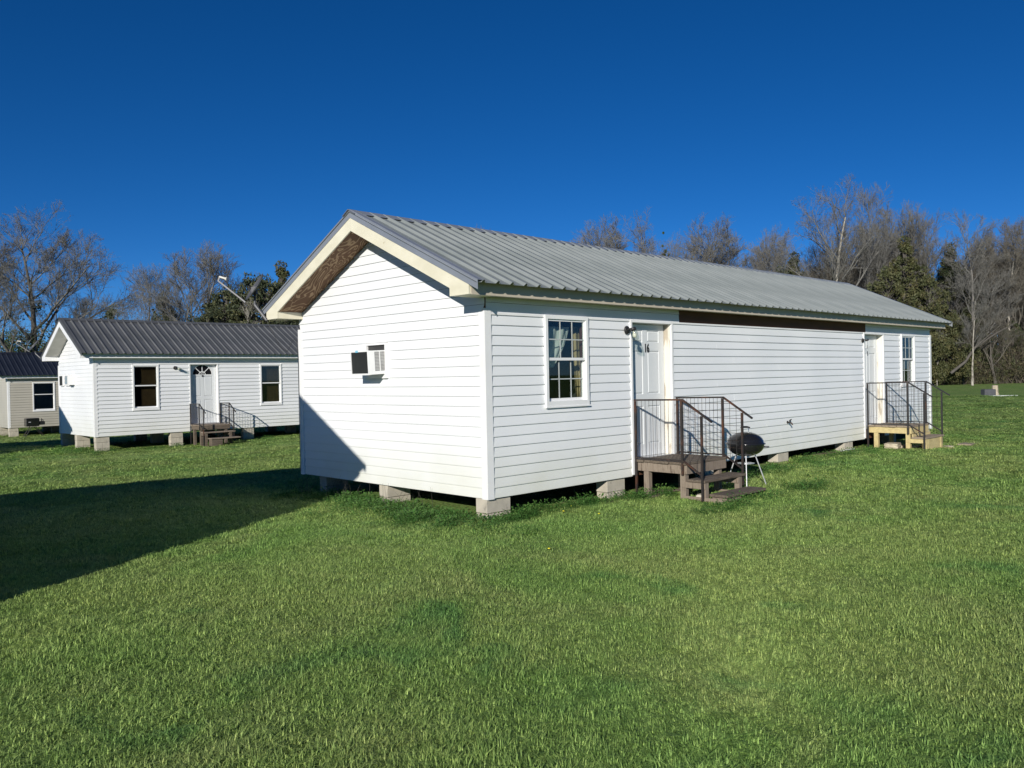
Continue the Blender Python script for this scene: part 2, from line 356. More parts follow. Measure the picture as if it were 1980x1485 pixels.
def window(cab, x0, x1, z0, z1, zm, grid, deco):
    fr = MB(); b = .05
    fr.box(x0, x1, -.045, .03, z0, z0+b+.02); fr.box(x0, x1, -.045, .03, z1-b, z1)
    fr.box(x0, x0+b, -.045, .03, z0+b+.02, z1-b); fr.box(x1-b, x1, -.045, .03, z0+b+.02, z1-b)
    fr.box(x0-.012, x1+.012, -.052, -.02, z0-.02, z0)
    w = fr.build('window', MAT['trim'], cab)
    a, c, lo, hi = x0+b, x1-b, z0+b+.02, z1-b
    def sash(zz0, zz1, y, nm):
        s = MB(); k = .026
        s.box(a, c, y, y+.03, zz0, zz0+k+.012); s.box(a, c, y, y+.03, zz1-k, zz1)
        s.box(a, a+k, y, y+.03, zz0+k+.012, zz1-k); s.box(c-k, c, y, y+.03, zz0+k+.012, zz1-k)
        s.build('sash', MAT['trim'], w)
        g = MB(); g.box(a+k-.004, c-k+.004, y+.012, y+.016, zz0+k+.008, zz1-k+.004); g.build('glass_pane', MAT['glass'], w)
        if grid:
            ia, ic, i0, i1 = a+k, c-k, zz0+k+.012, zz1-k
            for j in (1, 2):
                xx = ia+(ic-ia)*j/3; box('muntin', MAT['muntin'], w, xx-.0075, xx+.0075, y+.004, y+.010, i0, i1)
            zz = (i0+i1)/2; 
            for j in range(3):
                xa = ia+(ic-ia)*j/3+(.008 if j else 0); xb = ia+(ic-ia)*(j+1)/3-(.008 if j < 2 else 0)
                box('muntin', MAT['muntin'], w, xa, xb, y+.004, y+.010, zz-.0075, zz+.0075)
    sash(zm-.005, hi, -.022, 'u'); sash(lo, zm+.03, .012, 'l')
    # the dim room behind: five inner faces of a shallow niche
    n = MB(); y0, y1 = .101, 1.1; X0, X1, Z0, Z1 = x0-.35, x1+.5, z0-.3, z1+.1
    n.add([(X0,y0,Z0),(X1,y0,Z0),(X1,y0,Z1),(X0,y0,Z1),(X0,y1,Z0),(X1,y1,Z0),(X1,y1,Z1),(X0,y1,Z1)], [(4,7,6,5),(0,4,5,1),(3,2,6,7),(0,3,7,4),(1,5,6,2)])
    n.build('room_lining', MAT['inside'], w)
    if deco == 'curtain':
        def cloth(nm, m, top0, top1, bot0, bot1, zt, zb, y=.14):
            s = MB(); N = 18; vs = []; fs = []
            for r in range(9):
                t = r/8; z = zt+(zb-zt)*t
                for i in range(N+1):
                    u = i/N; e = t**1.5
                    xx = (top0+(bot0-top0)*e)*(1-u)+(top1+(bot1-top1)*e)*u
                    vs.append((xx, y+.02*math.sin(u*22)*(1-.4*t), z))
            for r in range(8):
                for i in range(N): fs.append((r*(N+1)+i, r*(N+1)+i+1, (r+1)*(N+1)+i+1, (r+1)*(N+1)+i))
            s.add(vs, fs, True); o = s.build(nm, m, w)
            sol = o.modifiers.new('t', 'SOLIDIFY'); sol.thickness = .004
        mid = x0+.6*(x1-x0)
        cloth('curtain', MAT['curtain'], x0+.02, mid+.14, x0+.06, x0+.34, z1-.14, zm-.1)
        cloth('curtain', MAT['tan'], x1-.06, x1+.14, x1-.02, x1+.18, z1-.12, z0+.1, .2)
    if deco == 'blind':
        s = MB(); z = z0+.12
        while z < z1-.1:
            s.prism([(.12,z),(.155,z+.012),(.155,z+.016),(.12,z+.004)], 0, x0+.32, x1-.02); z += .032
        s.build('blind', MAT['blind'], w, kind='stuff')
    return w

def text_mesh(txt, size, m, name, parent, loc, rotx=math.pi/2, sx=.72, depth=.003, bold=.0):
    cu = bpy.data.curves.new('t', 'FONT'); cu.body = txt; cu.size = size; cu.extrude = depth; cu.offset = bold; cu.align_x = 'CENTER'; cu.resolution_u = 3
    ob = bpy.data.objects.new('t', cu); COL.objects.link(ob)
    dg = bpy.context.evaluated_depsgraph_get(); me = bpy.data.meshes.new_from_object(ob.evaluated_get(dg)); me.materials.clear(); me.materials.append(m)
    me.transform(Matrix.Rotation(rotx, 4, 'X') @ Matrix.Diagonal((sx, 1, 1, 1)))
    bpy.data.objects.remove(ob); bpy.data.curves.remove(cu)
    me.name = name
    return link(name, me, parent, loc)

def door(cab, x0, x1, style, thr=.26, top=2.375):
    """casing on the wall, deep jambs, the leaf set back"""
    fr = MB(); c = .042; yl = .12
    fr.box(x0, x0+c, -.03, .0, 0.02 if style != 'fan' else thr-.05, top); fr.box(x1-c, x1, -.03, .0, thr-.03, top); fr.box(x0+c, x1-c, -.03, .0, top-.036, top)
    f = fr.build('door_frame', MAT['trim'], cab)
    j = MB(); j.box(x0+.02, x0+c, .0, yl+.04, thr-.03, top-.04); j.box(x0+c, x1-c, .002, yl+.04, top-.042, top-.02)
    j.build('jamb', MAT['trim'], f)
    MB().box(x1-c, x1-.02, .0, yl+.04, thr-.03, top-.04).build('jamb', MAT['peel' if style != 'fan' else 'trim'], f, label='sunlit jamb with peeling cream paint' if style != 'fan' else None)
    box('threshold', MAT['lightleg'], f, x0+c, x1-c, -.03, yl+.04, thr-.04, thr)
    a, b, z0, z1 = x0+c+.004, x1-c-.012, thr+.004, top-.05
    leaf = MB()
    w = b-a; h = z1-z0; y = yl
    cols = [(a+.13*w, a+.44*w), (a+.56*w, a+.87*w)]
    if style == 'six': rows = [(z0+.09*h, z0+.38*h), (z0+.47*h, z0+.80*h), (z0+.865*h, z0+.955*h)]
    else: rows = [(z0+.07*h, z0+.40*h), (z0+.46*h, z0+.80*h)]
    # front face as a grid with the panel fields recessed
    leaf.box(a, b, y+.018, y+.046, z0, z1)
    zs = [z0]+[v for r in rows for v in r]+[z1]
    xs = [a, cols[0][0], cols[0][1], cols[1][0], cols[1][1], b]
    for zi in range(len(zs)-1):
        for xi in range(5):
            if zi % 2 == 1 and xi in (1, 3): continue
            if style == 'fan' and zi == len(zs)-2:
                continue
            leaf.box(xs[xi], xs[xi+1], y, y+.0185, zs[zi], zs[zi+1])
    if style == 'fan': leaf.box(a, b, y, y+.0125, rows[-1][1], rows[-1][1]+.06)
    if style == 'fan':
        zc = rows[-1][1]+.06; rr = w*.37; xc = (a+b)/2
        N = 20; arc = [(xc+rr*math.cos(math.pi*k/N), zc+rr*math.sin(math.pi*k/N)) for k in range(N+1)]
        leaf.prism([(b, zc), (b, z1), (xc, z1)]+arc[N//2::-1], 1, y, y+.0125)
        leaf.prism([(xc, z1), (a, z1), (a, zc)]+arc[:N//2-1:-1], 1, y, y+.0125)
    L = leaf.build('door', MAT['door'], cab)
    for r in rows:
        for cc in cols:
            m_ = .03
            p = MB(); p.add([(cc[0]+.006,y+.0179,r[0]+.006),(cc[1]-.006,y+.0179,r[0]+.006),(cc[1]-.006,y+.0179,r[1]-.006),(cc[0]+.006,y+.0179,r[1]-.006),
                (cc[0]+m_,y+.001,r[0]+m_),(cc[1]-m_,y+.001,r[0]+m_),(cc[1]-m_,y+.001,r[1]-m_),(cc[0]+m_,y+.001,r[1]-m_)],
                [(4,5,6,7),(0,1,5,4),(1,2,6,5),(2,3,7,6),(3,0,4,7)])
            p.build('door_panel', MAT['door'], L)
    if style == 'fan':
        g = MB(); g.add([(xc, y+.009, zc)]+[(x_, y+.009, z_) for x_, z_ in [(xc+rr*math.cos(math.pi*k/N), zc+rr*math.sin(math.pi*k/N)) for k in range(N+1)]], [tuple(range(0, N+2))])
        g.build('fan_light', MAT['black'], L)
        s = MB()
        for k in range(1, 4):
            an = math.pi*k/4; s.bar((xc+.10*rr*math.cos(an), y+.004, zc+.02+.1*rr*math.sin(an)), (xc+rr*math.cos(an), y+.004, zc+rr*math.sin(an)), .02, .01, (0,1,0))
        for k in range(10):
            a0, a1 = math.pi*k/10, math.pi*(k+1)/10
            s.bar((xc+.33*rr*math.cos(a0), y+.002, zc+.33*rr*math.sin(a0)), (xc+.33*rr*math.cos(a1), y+.002, zc+.33*rr*math.sin(a1)), .018, .01, (0,1,0))
            s.bar((xc+rr*math.cos(a0), y-.002, zc+rr*math.sin(a0)), (xc+rr*math.cos(a1), y-.002, zc+rr*math.sin(a1)), .025, .01, (0,1,0))
        s.bar((xc-rr, y-.003, zc), (xc+rr, y-.003, zc), .022, .012, (0,1,0))
        s.build('fan_grille', MAT['trim'], L)
    k = MB(); k.lathe([(0,-.06),(.018,-.06),(.028,-.045),(.028,-.03),(.012,-.02),(.012,-.004),(.026,0)], 12, (a+.06, y, thr+.93), tilt=Matrix.Rotation(math.radians(-90), 3, 'X') @ Matrix.Diagonal((1,1,-1)))
    k.build('door_knob', MAT['blackmatte'], L)
    return L

def cabin(name, label, cat, x0, y0, z0, L, W, sm, rm, tm, pitch, windows, doors, brown=None, full=True, gable_hole=None, cream=True, end_gable=False, group=None, ao=0.0):
    cab = thing(name, label, cat, (x0, y0, z0), group=group)
    S, T = MAT[sm], MAT['trim']; p = pitch
    top = 18*E_+.028
    # --- core: floor platform, wall sheathing with real openings
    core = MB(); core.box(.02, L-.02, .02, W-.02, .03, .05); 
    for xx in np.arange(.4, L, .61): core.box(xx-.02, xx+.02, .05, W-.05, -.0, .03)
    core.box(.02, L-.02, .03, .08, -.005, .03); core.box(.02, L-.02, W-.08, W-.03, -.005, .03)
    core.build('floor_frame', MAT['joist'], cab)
    holes = [(a+.03, b-.03, c+.04, d-.03) for a, b, c, d, *_ in windows]+[(a+.02, b-.02, .2, 2.355) for a, b, *_ in doors]
    wall = MB()
    zc = 2.60
    xs = sorted({0.0, L}|{v for h in holes for v in h[:2]}); zs = sorted({0.0, zc}|{v for h in holes for v in h[2:]})
    for i in range(len(xs)-1):
        for k in range(len(zs)-1):
            mx_, mz_ = (xs[i]+xs[i+1])/2, (zs[k]+zs[k+1])/2
            if any(h[0] < mx_ < h[1] and h[2] < mz_ < h[3] for h in holes): continue
            wall.box(xs[i], xs[i+1], 0, .1, zs[k], zs[k+1])
    wall.box(0, L, W-.1, W, 0, zc)
    pol = lambda: [(.1,0),(W-.1,0),(W-.1,zc),(W-.02,ztop(W-.02,W,p)-.18),(W/2,ztop(W/2,W,p)-.18),(.02,ztop(.02,W,p)-.18),(.1,zc)]
    wall.prism([(.1,0),(W-.1,0),(W-.1,zc),(W-.1,ztop(.1,W,p)-.16),(W/2,ztop(W/2,W,p)-.16),(.1,ztop(.1,W,p)-.16)], 0, .0, .1)
    wall.prism([(.1,0),(W-.1,0),(W-.1,zc),(W-.1,ztop(.1,W,p)-.16),(W/2,ztop(W/2,W,p)-.16),(.1,ztop(.1,W,p)-.16)], 0, L-.1, L)
    wall.build('wall', S if not brown else MAT['sheath'], cab)
    rng = random.Random(int(x0*10)+5)
    # --- long wall siding
    joined = MB()
    def seg(xa, xb, k):
        if full:
            cuts = [xa]; 
            if xb-xa > 4.2:
                c0 = xa+1.3+((k*7) % 5)*.55
                while c0 < xb-1: cuts.append(c0); c0 += 3.4
            cuts.append(xb)
            for i in range(len(cuts)-1):
                mb = MB(); dd = .020+(.0015 if i % 2 else 0); course_x(mb, cuts[i]+.0, cuts[i+1]-.0015, k*E_, d=dd)
                mb.build('siding_panel', S, cab)
        else: course_x(joined, xa, xb, k*E_, d=.03)
    ub = [(.02, L-.02)] if not brown else [(.02, brown[0]), (brown[1], L-.02)]
    for xa, xb in ub: MB().prism([(0,18*E_+.0285+E_),(-.012,18*E_+.0285+E_),(-.004,2.569),(0,2.569)], 0, xa, xb).build('siding_panel', S, cab)
    for k in range(20):
        z = k*E_; segs = [(.06, L-.06)]
        if k >= 18:
            z += .0
            if brown: segs = [(.02, brown[0]), (brown[1], L-.02)]
        for a, b, c, d, *_ in [w[:4] for w in windows]+[(dd[0], dd[1], .0, 2.375) for dd in doors]:
            lo, hi = max(z, c), min(z+E_, d)
            if hi-lo > .5*E_ and k < 18:
                segs = [s for xa, xb in segs for s in ([(xa, xb)] if b <= xa or a >= xb else [(xa, a), (b, xb)])]
        for xa, xb in segs:
            if k < 18: seg(xa, xb, k)
            else:
                mb = MB(); mb.prism([(0,z+.0285),(-.012,z+.0285),(-.003,z+.0285+E_-.004),(0,z+.0285+E_-.004)], 0, xa, xb)
                if z+.0285+E_ < 2.63: mb.build('siding_panel', S, cab) if full else joined.add(mb.v, mb.f)
    # top channel of the lit siding, broken by openings
    ch = [(0.06, L-.06)]
    for a, b in [w[:2] for w in windows]+[d[:2] for d in doors]:
        ch = [s for xa, xb in ch for s in ([(xa, xb)] if b <= xa or a >= xb else [(xa, a), (b, xb)])]
    tr = MB()
    for xa, xb in ch: tr.box(xa, xb, -.022, -.0, 18*E_, 18*E_+.027)
    tr.build('top_channel', T, cab)
    # --- corner posts
    for cx, sx in ((0, 1), (L, -1)):
        for cy, sy in ((0, 1), (W, -1)):
            c = MB()
            c.box(cx-sx*.024, cx+sx*.088, cy-sy*.024, cy-sy*.0, -.01, top+(.05 if sy > 0 and cx == 0 else .02))
            c.box(cx-sx*.024, cx-sx*.0, cy-sy*.0, cy+sy*.088, -.01, top+.02)
            c.build('corner_post', T, cab)
    # --- gable siding
    gj = MB(); rows = int((ztop(W/2, W, p)-.27)/E_)+1
    for gx in ([0] if not end_gable else [0, 1]):
        for k in range(rows):
            z = k*E_
            def lim(zz):
                if zz < 2.42: return .06
                return max((zz+.24-2.69)/p-.40, -.0)
            a0, a1 = lim(z), lim(z+E_)
            if k >= 19: pass
            if a0 > W/2-.02: continue
            a1 = min(a1, W/2-.002)
            mb = MB()
            if a0 < a1-1e-6 or True:
                if gable_hole and gable_hole[2]-.01 <= z < gable_hole[3]-.01:
                    course_y(mb, a0, gable_hole[0], a1, gable_hole[0], z); m2 = MB(); course_y(m2, gable_hole[1], W-a0, gable_hole[1], W-a1, z)
                    if full: mb.build('siding_panel', S, cab); m2.build('siding_panel', S, cab)
                    else: gj.add(mb.v, mb.f); gj.add(m2.v, m2.f)
                    continue
                course_y(mb, a0, W-a0, a1, W-a1, z)
            if gx: mb.v = [(L-v[0], v[1], v[2]) for v in mb.v]; mb.f = [f[::-1] for f in mb.f]
            if full: mb.build('siding_panel', S, cab)
            else: gj.add(mb.v, mb.f)
    if not full:
        joined.add(gj.v, gj.f); joined.build('siding', S, cab, kind='stuff')
    # --- roof: pressed panels, each its own sheet
    xs0, xs1 = -.49, L+.44; n = round((xs1-xs0)/.963); pw = (xs1-xs0)/n; rb = pw/4
    sl_ = math.hypot(1, p); half = W/2+.40
    def panel_mesh(side, nm, dy=0):
        prof = []
        for j in range(4):
            c = j*rb+rb/2
            prof += [(j*rb, 0), (c-.040, 0), (c-.014, .034), (c+.014, .034), (c+.034, 0)]
        prof.append((pw, 0))
        m = MB(); vs = []; N = len(prof)
        for (yy) in (-.40, W/2):
            zz = 2.69+p*(yy+.40)
            for u, w in prof: vs.append((u, yy-w*p/sl_, zz+w/sl_))
            for u, w in prof: vs.append((u, yy-(w-.004)*p/sl_, zz+(w-.004)/sl_))
        if side: vs = [(v[0], W-v[1], v[2]) for v in vs]
        fs = []
        for i in range(N-1):
            fs.append((i, i+1, 2*N+i+1, 2*N+i)); fs.append((N+i+1, N+i, 3*N+i, 3*N+i+1)); fs.append((i+1, i, N+i, N+i+1)); fs.append((2*N+i, 2*N+i+1, 3*N+i+1, 3*N+i))
        if side: fs = [f[::-1] for f in fs]
        m.add(vs, fs); return m.mesh(nm, MAT[rm])
    for side in (0, 1):
        me = panel_mesh(side, 'roof_panel')
        for i in range(n): link('roof_panel', me, cab, (xs0+i*pw, 0, rng.uniform(-.0015, .0015)))
    zr = ztop(W/2, W, p)
    RT = MAT[tm]
    rc = MB(); rc.prism([(W/2-.15, zr-.15*p+.026), (W/2, zr+.034), (W/2+.15, zr-.15*p+.026), (W/2+.15, zr-.15*p+.021), (W/2, zr+.029), (W/2-.15, zr-.15*p+.021)], 0, xs0-.02, xs1+.02)
    rc.build('ridge_cap', RT, cab)
    CR = MAT['cream'] if cream else T
    for ex, s in ((-.45, -1), (L+.40, 1)):
        # gable-end trim: a folded metal strip over the board, one each side
        for sd in (0, 1):
            Y = (lambda y: y) if sd == 0 else (lambda y: W-y)
            zt = lambda y: 2.69+p*(y+.40)
            t_ = MB(); xa = ex+s*.022
            t_.prism([(Y(-.41), zt(-.41)-.085), (Y(-.41), zt(-.41)+.03), (Y(W/2-.0005), zt(W/2)+.03), (Y(W/2-.0005), zt(W/2)-.085)], 0, xa, xa+s*.006)
            t_.prism([(Y(-.41), zt(-.41)+.0305), (Y(-.41), zt(-.41)+.036), (Y(W/2-.0005), zt(W/2)+.036), (Y(W/2-.0005), zt(W/2)+.0305)], 0, xa+s*.006, xa-s*.10)
            t_.build('rake_trim', RT, cab)
            b_ = MB(); b_.prism([(Y(-.24), 2.56), (Y(.12), 2.56), (Y(.12), zt(.12)-.27), (Y(W/2-.001), zt(W/2)-.27), (Y(W/2-.001), zt(W/2)-.03), (Y(-.24), zt(-.24)-.03)], 0, ex, ex+s*.02)
            b_.build('rake_board', CR, cab)
            # boxed return below the board end
            r_ = MB(); xi = 0 if s < 0 else L
            r_.prism([(Y(-.238), 2.562), (Y(.118), 2.562), (Y(.118), zt(.118)-.262), (Y(-.238), zt(-.238)-.03)], 0, ex, xi)
            r_.build('eave_return', CR, cab)
            so_ = MB(); so_.prism([(Y(.12), zt(.12)-.26), (Y(W/2-.001), zt(W/2)-.26), (Y(W/2-.001), zt(W/2)-.25), (Y(.12), zt(.12)-.25)], 0, ex, xi)
            so_.build('soffit_panel', MAT['ply'] if cream else MAT['soffit2'], cab)
    # eave fascia and level soffit along both long sides
    for sd in (0, 1):
        Y = (lambda y: y) if sd == 0 else (lambda y: W-y)
        FM = MAT['fascia'] if cream else T
        cuts = list(np.arange(-.44, L+.38, 3.3)); cuts[-1] = L+.39
        for i in range(len(cuts)-1):
            f_ = MB(); f_.prism([(Y(-.25), 2.56), (Y(-.241), 2.56), (Y(-.241), 2.75), (Y(-.25), 2.75)], 0, cuts[i]+.002, cuts[i+1])
            f_.prism([(Y(-.258), 2.556), (Y(-.2505), 2.556), (Y(-.2505), 2.568), (Y(-.258), 2.568)], 0, cuts[i]+.002, cuts[i+1])
            f_.build('eave_fascia', FM, cab)
        s_ = MB(); s_.prism([(Y(-.2405), 2.57), (Y(-.002), 2.57), (Y(-.002), 2.585), (Y(-.2405), 2.585)], 0, .003, L-.003); s_.build('eave_soffit', FM, cab)
    for wn in windows: window(cab, *wn)
    for dn in doors: door(cab, *dn)
    return cab

def pier(cab, x, y, gzl, long_x=True, tilt=0.0, rows=None):
    """stacked concrete blocks between the ground and the floor frame, local coordinates"""
    h = .19; top = -.006; k = 0
    z = top
    lx, ly = (.42, .21) if long_x else (.21, .42)
    while z > gzl-.02 and k < 6:
        zz0 = z-h+.006
        off = .004*((k*7) % 3-1)
        if k == 0:
            box('concrete_block', MAT['concrete'], cab, x-lx/2+off, x+lx/2+off, y-.005, y+.205, zz0, z, bevel=.006)
        else:
            box('concrete_block', MAT['concrete'], cab, x-lx/2+off, x-.003+off, y-.005+off, y+.2, zz0, z, bevel=.006)
            box('concrete_block', MAT['concrete'], cab, x+.003+off, x+lx/2+off, y-.003+off, y+.2, zz0, z, bevel=.006)
        z -= h; k += 1

W1, L1, P1 = 4.57, 15.46, .466
cab1 = cabin('cabin', 'long white cabin with galvanised ribbed roof, nearest, with door 16 and two stoops', 'cabin', 0, 0, 0, L1, W1, 'siding', 'roof', 'roof_trim', P1,
    [(1.07, 1.96, 1.13, 2.378, 1.765, True, 'curtain'), (13.48, 14.34, 1.13, 2.378, 1.765, True, None)],
    [(2.955, 4.062, 'six'), (11.36, 12.48, 'six')], brown=(4.265, 11.518), gable_hole=(2.085, 2.66, 1.56, 2.08))
W2, P2 = 3.73, .552
cab2 = cabin('cabin', 'white cabin with dark grey roof and half-round door light, left of the near one', 'cabin', 1.875, 20.902, -.162, 14.6, W2, 'siding2', 'roof2', 'roof2', P2,
    [(1.19, 2.06, .82, 2.345, 1.62, False, 'blind'), (5.78, 6.65, .82, 2.345, 1.62, False, 'blind')],
    [(3.11, 4.18, 'fan')], full=False, cream=False)
cab3 = cabin('cabin', 'beige cabin with black roof, furthest left', 'cabin', 3.93, 40.785, -.63, 14.6, W2, 'siding3', 'roof3', 'roof3', P2,
    [(1.12, 2.18, .82, 2.345, 1.68, False, None), (6.0, 6.9, .82, 2.345, 1.68, False, None)],
    [(3.4, 4.5, 'fan')], full=False, cream=False)
# neighbours of the row to the left, outside the frame; their gables cast the two big shadows
nb1 = cabin('cabin', 'white cabin outside the frame whose shadow falls on the lawn', 'cabin', -20.57, -.44, 0, 14.0, W2, 'siding2', 'roof2', 'roof2', P2, [], [], full=False, cream=False, end_gable=True)
nb2 = cabin('cabin', 'second white cabin outside the frame, further along the left row', 'cabin', -18.91, 19.94, -.16, 14.0, W2, 'siding2', 'roof2', 'roof2', P2, [], [], full=False, cream=False, end_gable=True)
for px_ in (.1, 2.6, 5.2, 7.7, 10.6, 13.0, 15.2):
    pier(cab1, px_+(.10 if px_ < 1 else 0), .02, -.31)
    if px_ not in (.1,): pier(cab1, px_, 2.1, -.31)
    pier(cab1, px_+(.25 if px_ < 1 else 0), W1-.5, -.31)
pier(cab1, .24, 2.22, -.31)
for c_, y_ in ((cab2, -.50), (cab3, -.48)):
    for px_ in (.15, 2.65, 5.3, 8.0, 11, 14.4):
        pier(c_, px_+(.08 if px_ < 1 else 0), .02, y_); pier(c_, px_, 1.7, y_); pier(c_, px_, W2-.42, y_)
for c_ in (nb1, nb2):
    for px_ in (.2, 4, 7, 10, 13.8):
        pier(c_, px_, .02, -.32); pier(c_, px_, W2-.42, -.32)
text_mesh('16', .18, MAT['blackmatte'], 'door_number', cab1, (3.55, .1155, 1.895), bold=.006)
MB().box(11.86, 11.91, .1165, .1195, 2.02, 2.10).build('door_label', MAT['louver'], cab1)
MB().box(11.885, 11.915, .1165, .1195, 1.90, 1.96).box(11.895, 11.925, .1165, .1195, 1.86, 1.899).build('door_number', MAT['blackmatte'], cab1)
MB().lathe([(0,-.0),(.035,0),(.035,.01),(0,.012)], 12, (3.65, .117, 1.93), tilt=Matrix.Rotation(math.radians(90), 3, 'X')).build('door_mark', MAT['blackmatte'], cab2)
# wall frame of the air-conditioner opening
f = MB(); f.box(-.05,0,2.085,2.66,1.56,1.63); f.box(-.05,0,2.085,2.66,2.05,2.08); f.box(-.05,0,2.085,2.112,1.63,2.05); f.box(-.05,0,2.575,2.66,1.63,2.05)
f.build('wall_sleeve', MAT['trim'], cab1)
MB().box(-.012,-.001,2.112,2.575,1.63,2.05).build('sleeve_back', MAT['inside'], cab1)

# ------------------------------------------------------------------ air conditioner in the gable wall
ac = thing('air_conditioner', 'white window air conditioner with black coil, set in the gable wall of the near cabin', 'air conditioner', (0, 2.335, 1.80), rot=(0, math.radians(-2.5), 0))
hw, hh, dp = .222, .172, .335
h = MB(); h.box(-dp+.03, -.013, -hw+.012, hw, -hh, hh)
h.box(-dp, -dp+.03, -hw, hw, hh-.014, hh+.004); h.box(-dp, -dp+.03, -hw, hw, -hh-.004, -hh+.02); h.box(-dp, -dp+.03, -hw, -hw+.014, -hh+.02, hh-.014); h.box(-dp, -dp+.03, hw-.014, hw, -hh+.02, hh-.014)
h.box(-dp+.03, -dp+.115, -hw, -hw+.012, -hh, hh); h.box(-.033, -.013, -hw, -hw+.012, -hh, hh); h.box(-dp+.115, -.033, -hw, -hw+.012, hh-.018, hh); h.box(-dp+.115, -.033, -hw, -hw+.012, -hh, -hh+.05); h.box(-.135, -.122, -hw, -hw+.012, -hh+.05, hh-.018)
h.build('housing', MAT['trim'], ac)
c_ = MB(); c_.box(-dp+.010, -dp+.0295, -hw+.014, hw-.014, -hh+.02, hh-.014)
for k in range(22):
    zz = -hh+.028+k*.0145; c_.box(-dp+.006, -dp+.010, -hw+.016, hw-.016, zz, zz+.006)
c_.build('coil_panel', MAT['coil'], ac)
MB().box(-dp+.116, -.034, -hw+.0095, -hw+.0115, -hh+.051, hh-.019).build('louver_recess', MAT['coil'], ac)
for a, b in ((-dp+.117, -.1355), (-.1215, -.0335)):
    for k in range(13):
        zz = -hh+.058+k*.0208
        l = MB(); l.add([(a, -hw+.002, zz), (b, -hw+.002, zz), (b, -hw+.009, zz+.015), (a, -hw+.009, zz+.015), (a, -hw+.002, zz+.002), (b, -hw+.002, zz+.002), (b, -hw+.009, zz+.017), (a, -hw+.009, zz+.017)],
            [(3,2,1,0),(4,5,6,7),(0,1,5,4),(1,2,6,5),(2,3,7,6),(3,0,4,7)]); l.build('louver', MAT['louver'], ac)
MB().box(-dp-.003, -dp-.0005, .02, .085, hh-.02, hh+.012).build('sticker', MAT['blue'], ac)

# ------------------------------------------------------------------ wall lamps
def wall_lamp(x, z, y, label, droop=0, sc=1.0, bulb=True):
    t = thing('wall_lamp', label, 'wall lamp', (x, y, z), rot=(0, 0, 0)); t.scale = (sc,)*3
    TX = Matrix.Rotation(math.radians(90), 3, 'X')
    MB().lathe([(0,.024),(.05,.024),(.062,.012),(.064,0),(0,0)], 20, (0,-.02,0), tilt=TX).build('wall_plate', MAT['blackmatte'], t)
    ax = Vector((.0, -.14, -.0)); dv = Vector((math.sin(droop), -.25, -math.cos(droop))).normalized()
    s = MB(); s.tube([(0,-.03,0),(0,-.075,.015),(.0,-.14,.012)], [.016,.013,.016], 8)
    q = dv.to_track_quat('Z', 'Y').to_matrix()
    s.lathe([(0,-.03),(.044,-.03),(.05,-.02),(.05,.014),(.03,.02),(0,.02)], 16, ax, tilt=q)
    s.build('socket_cap', MAT['blackmatte'], t)
    if bulb:
        j = MB(); j.lathe([(.048,.014),(.055,.05),(.055,.12),(.046,.16),(.0,.175)], 20, ax, tilt=q); o = j.build('glass_jar', MAT['glass'], t)
        MB().lathe([(.012,.018),(.014,.04),(.03,.07),(.034,.092),(.026,.115),(0,.127)], 14, ax, tilt=q).build('bulb', MAT['bulb'], t)
    return t
wall_lamp(2.86, 2.215, -.01, 'black wall lamp with clear glass jar left of door 16', .12)
wall_lamp(11.30, 2.19, -.01, 'black wall lamp with no shade left of the far door on the near cabin', .1, .8, False)
wall_lamp(1.875+2.62, 2.06, 20.89, 'dark wall lamp hanging askew left of the half-round door light on the left cabin', 1.15)

hb = thing('hose_bib', 'small black valve low on the long white wall of the near cabin', 'tap', (7.82, -.018, .56))
MB().tube([(0,0,0),(0,-.05,0),(.01,-.09,-.02),(.01,-.10,-.05)], [.014,.016,.014,.014], 8).build('spout', MAT['iron'], hb)
MB().tube([(0,-.045,0),(.01,-.06,.045)], .006, 6).tube([(-.03,-.06,.03),(.04,-.06,.055)], .012, 6).build('handle', MAT['iron'], hb)
MB().lathe([(0,.006),(.03,.006),(.03,0),(0,0)], 12, (0,0,0), tilt=Matrix.Rotation(math.radians(90), 3, 'X')).build('flange', MAT['iron'], hb)

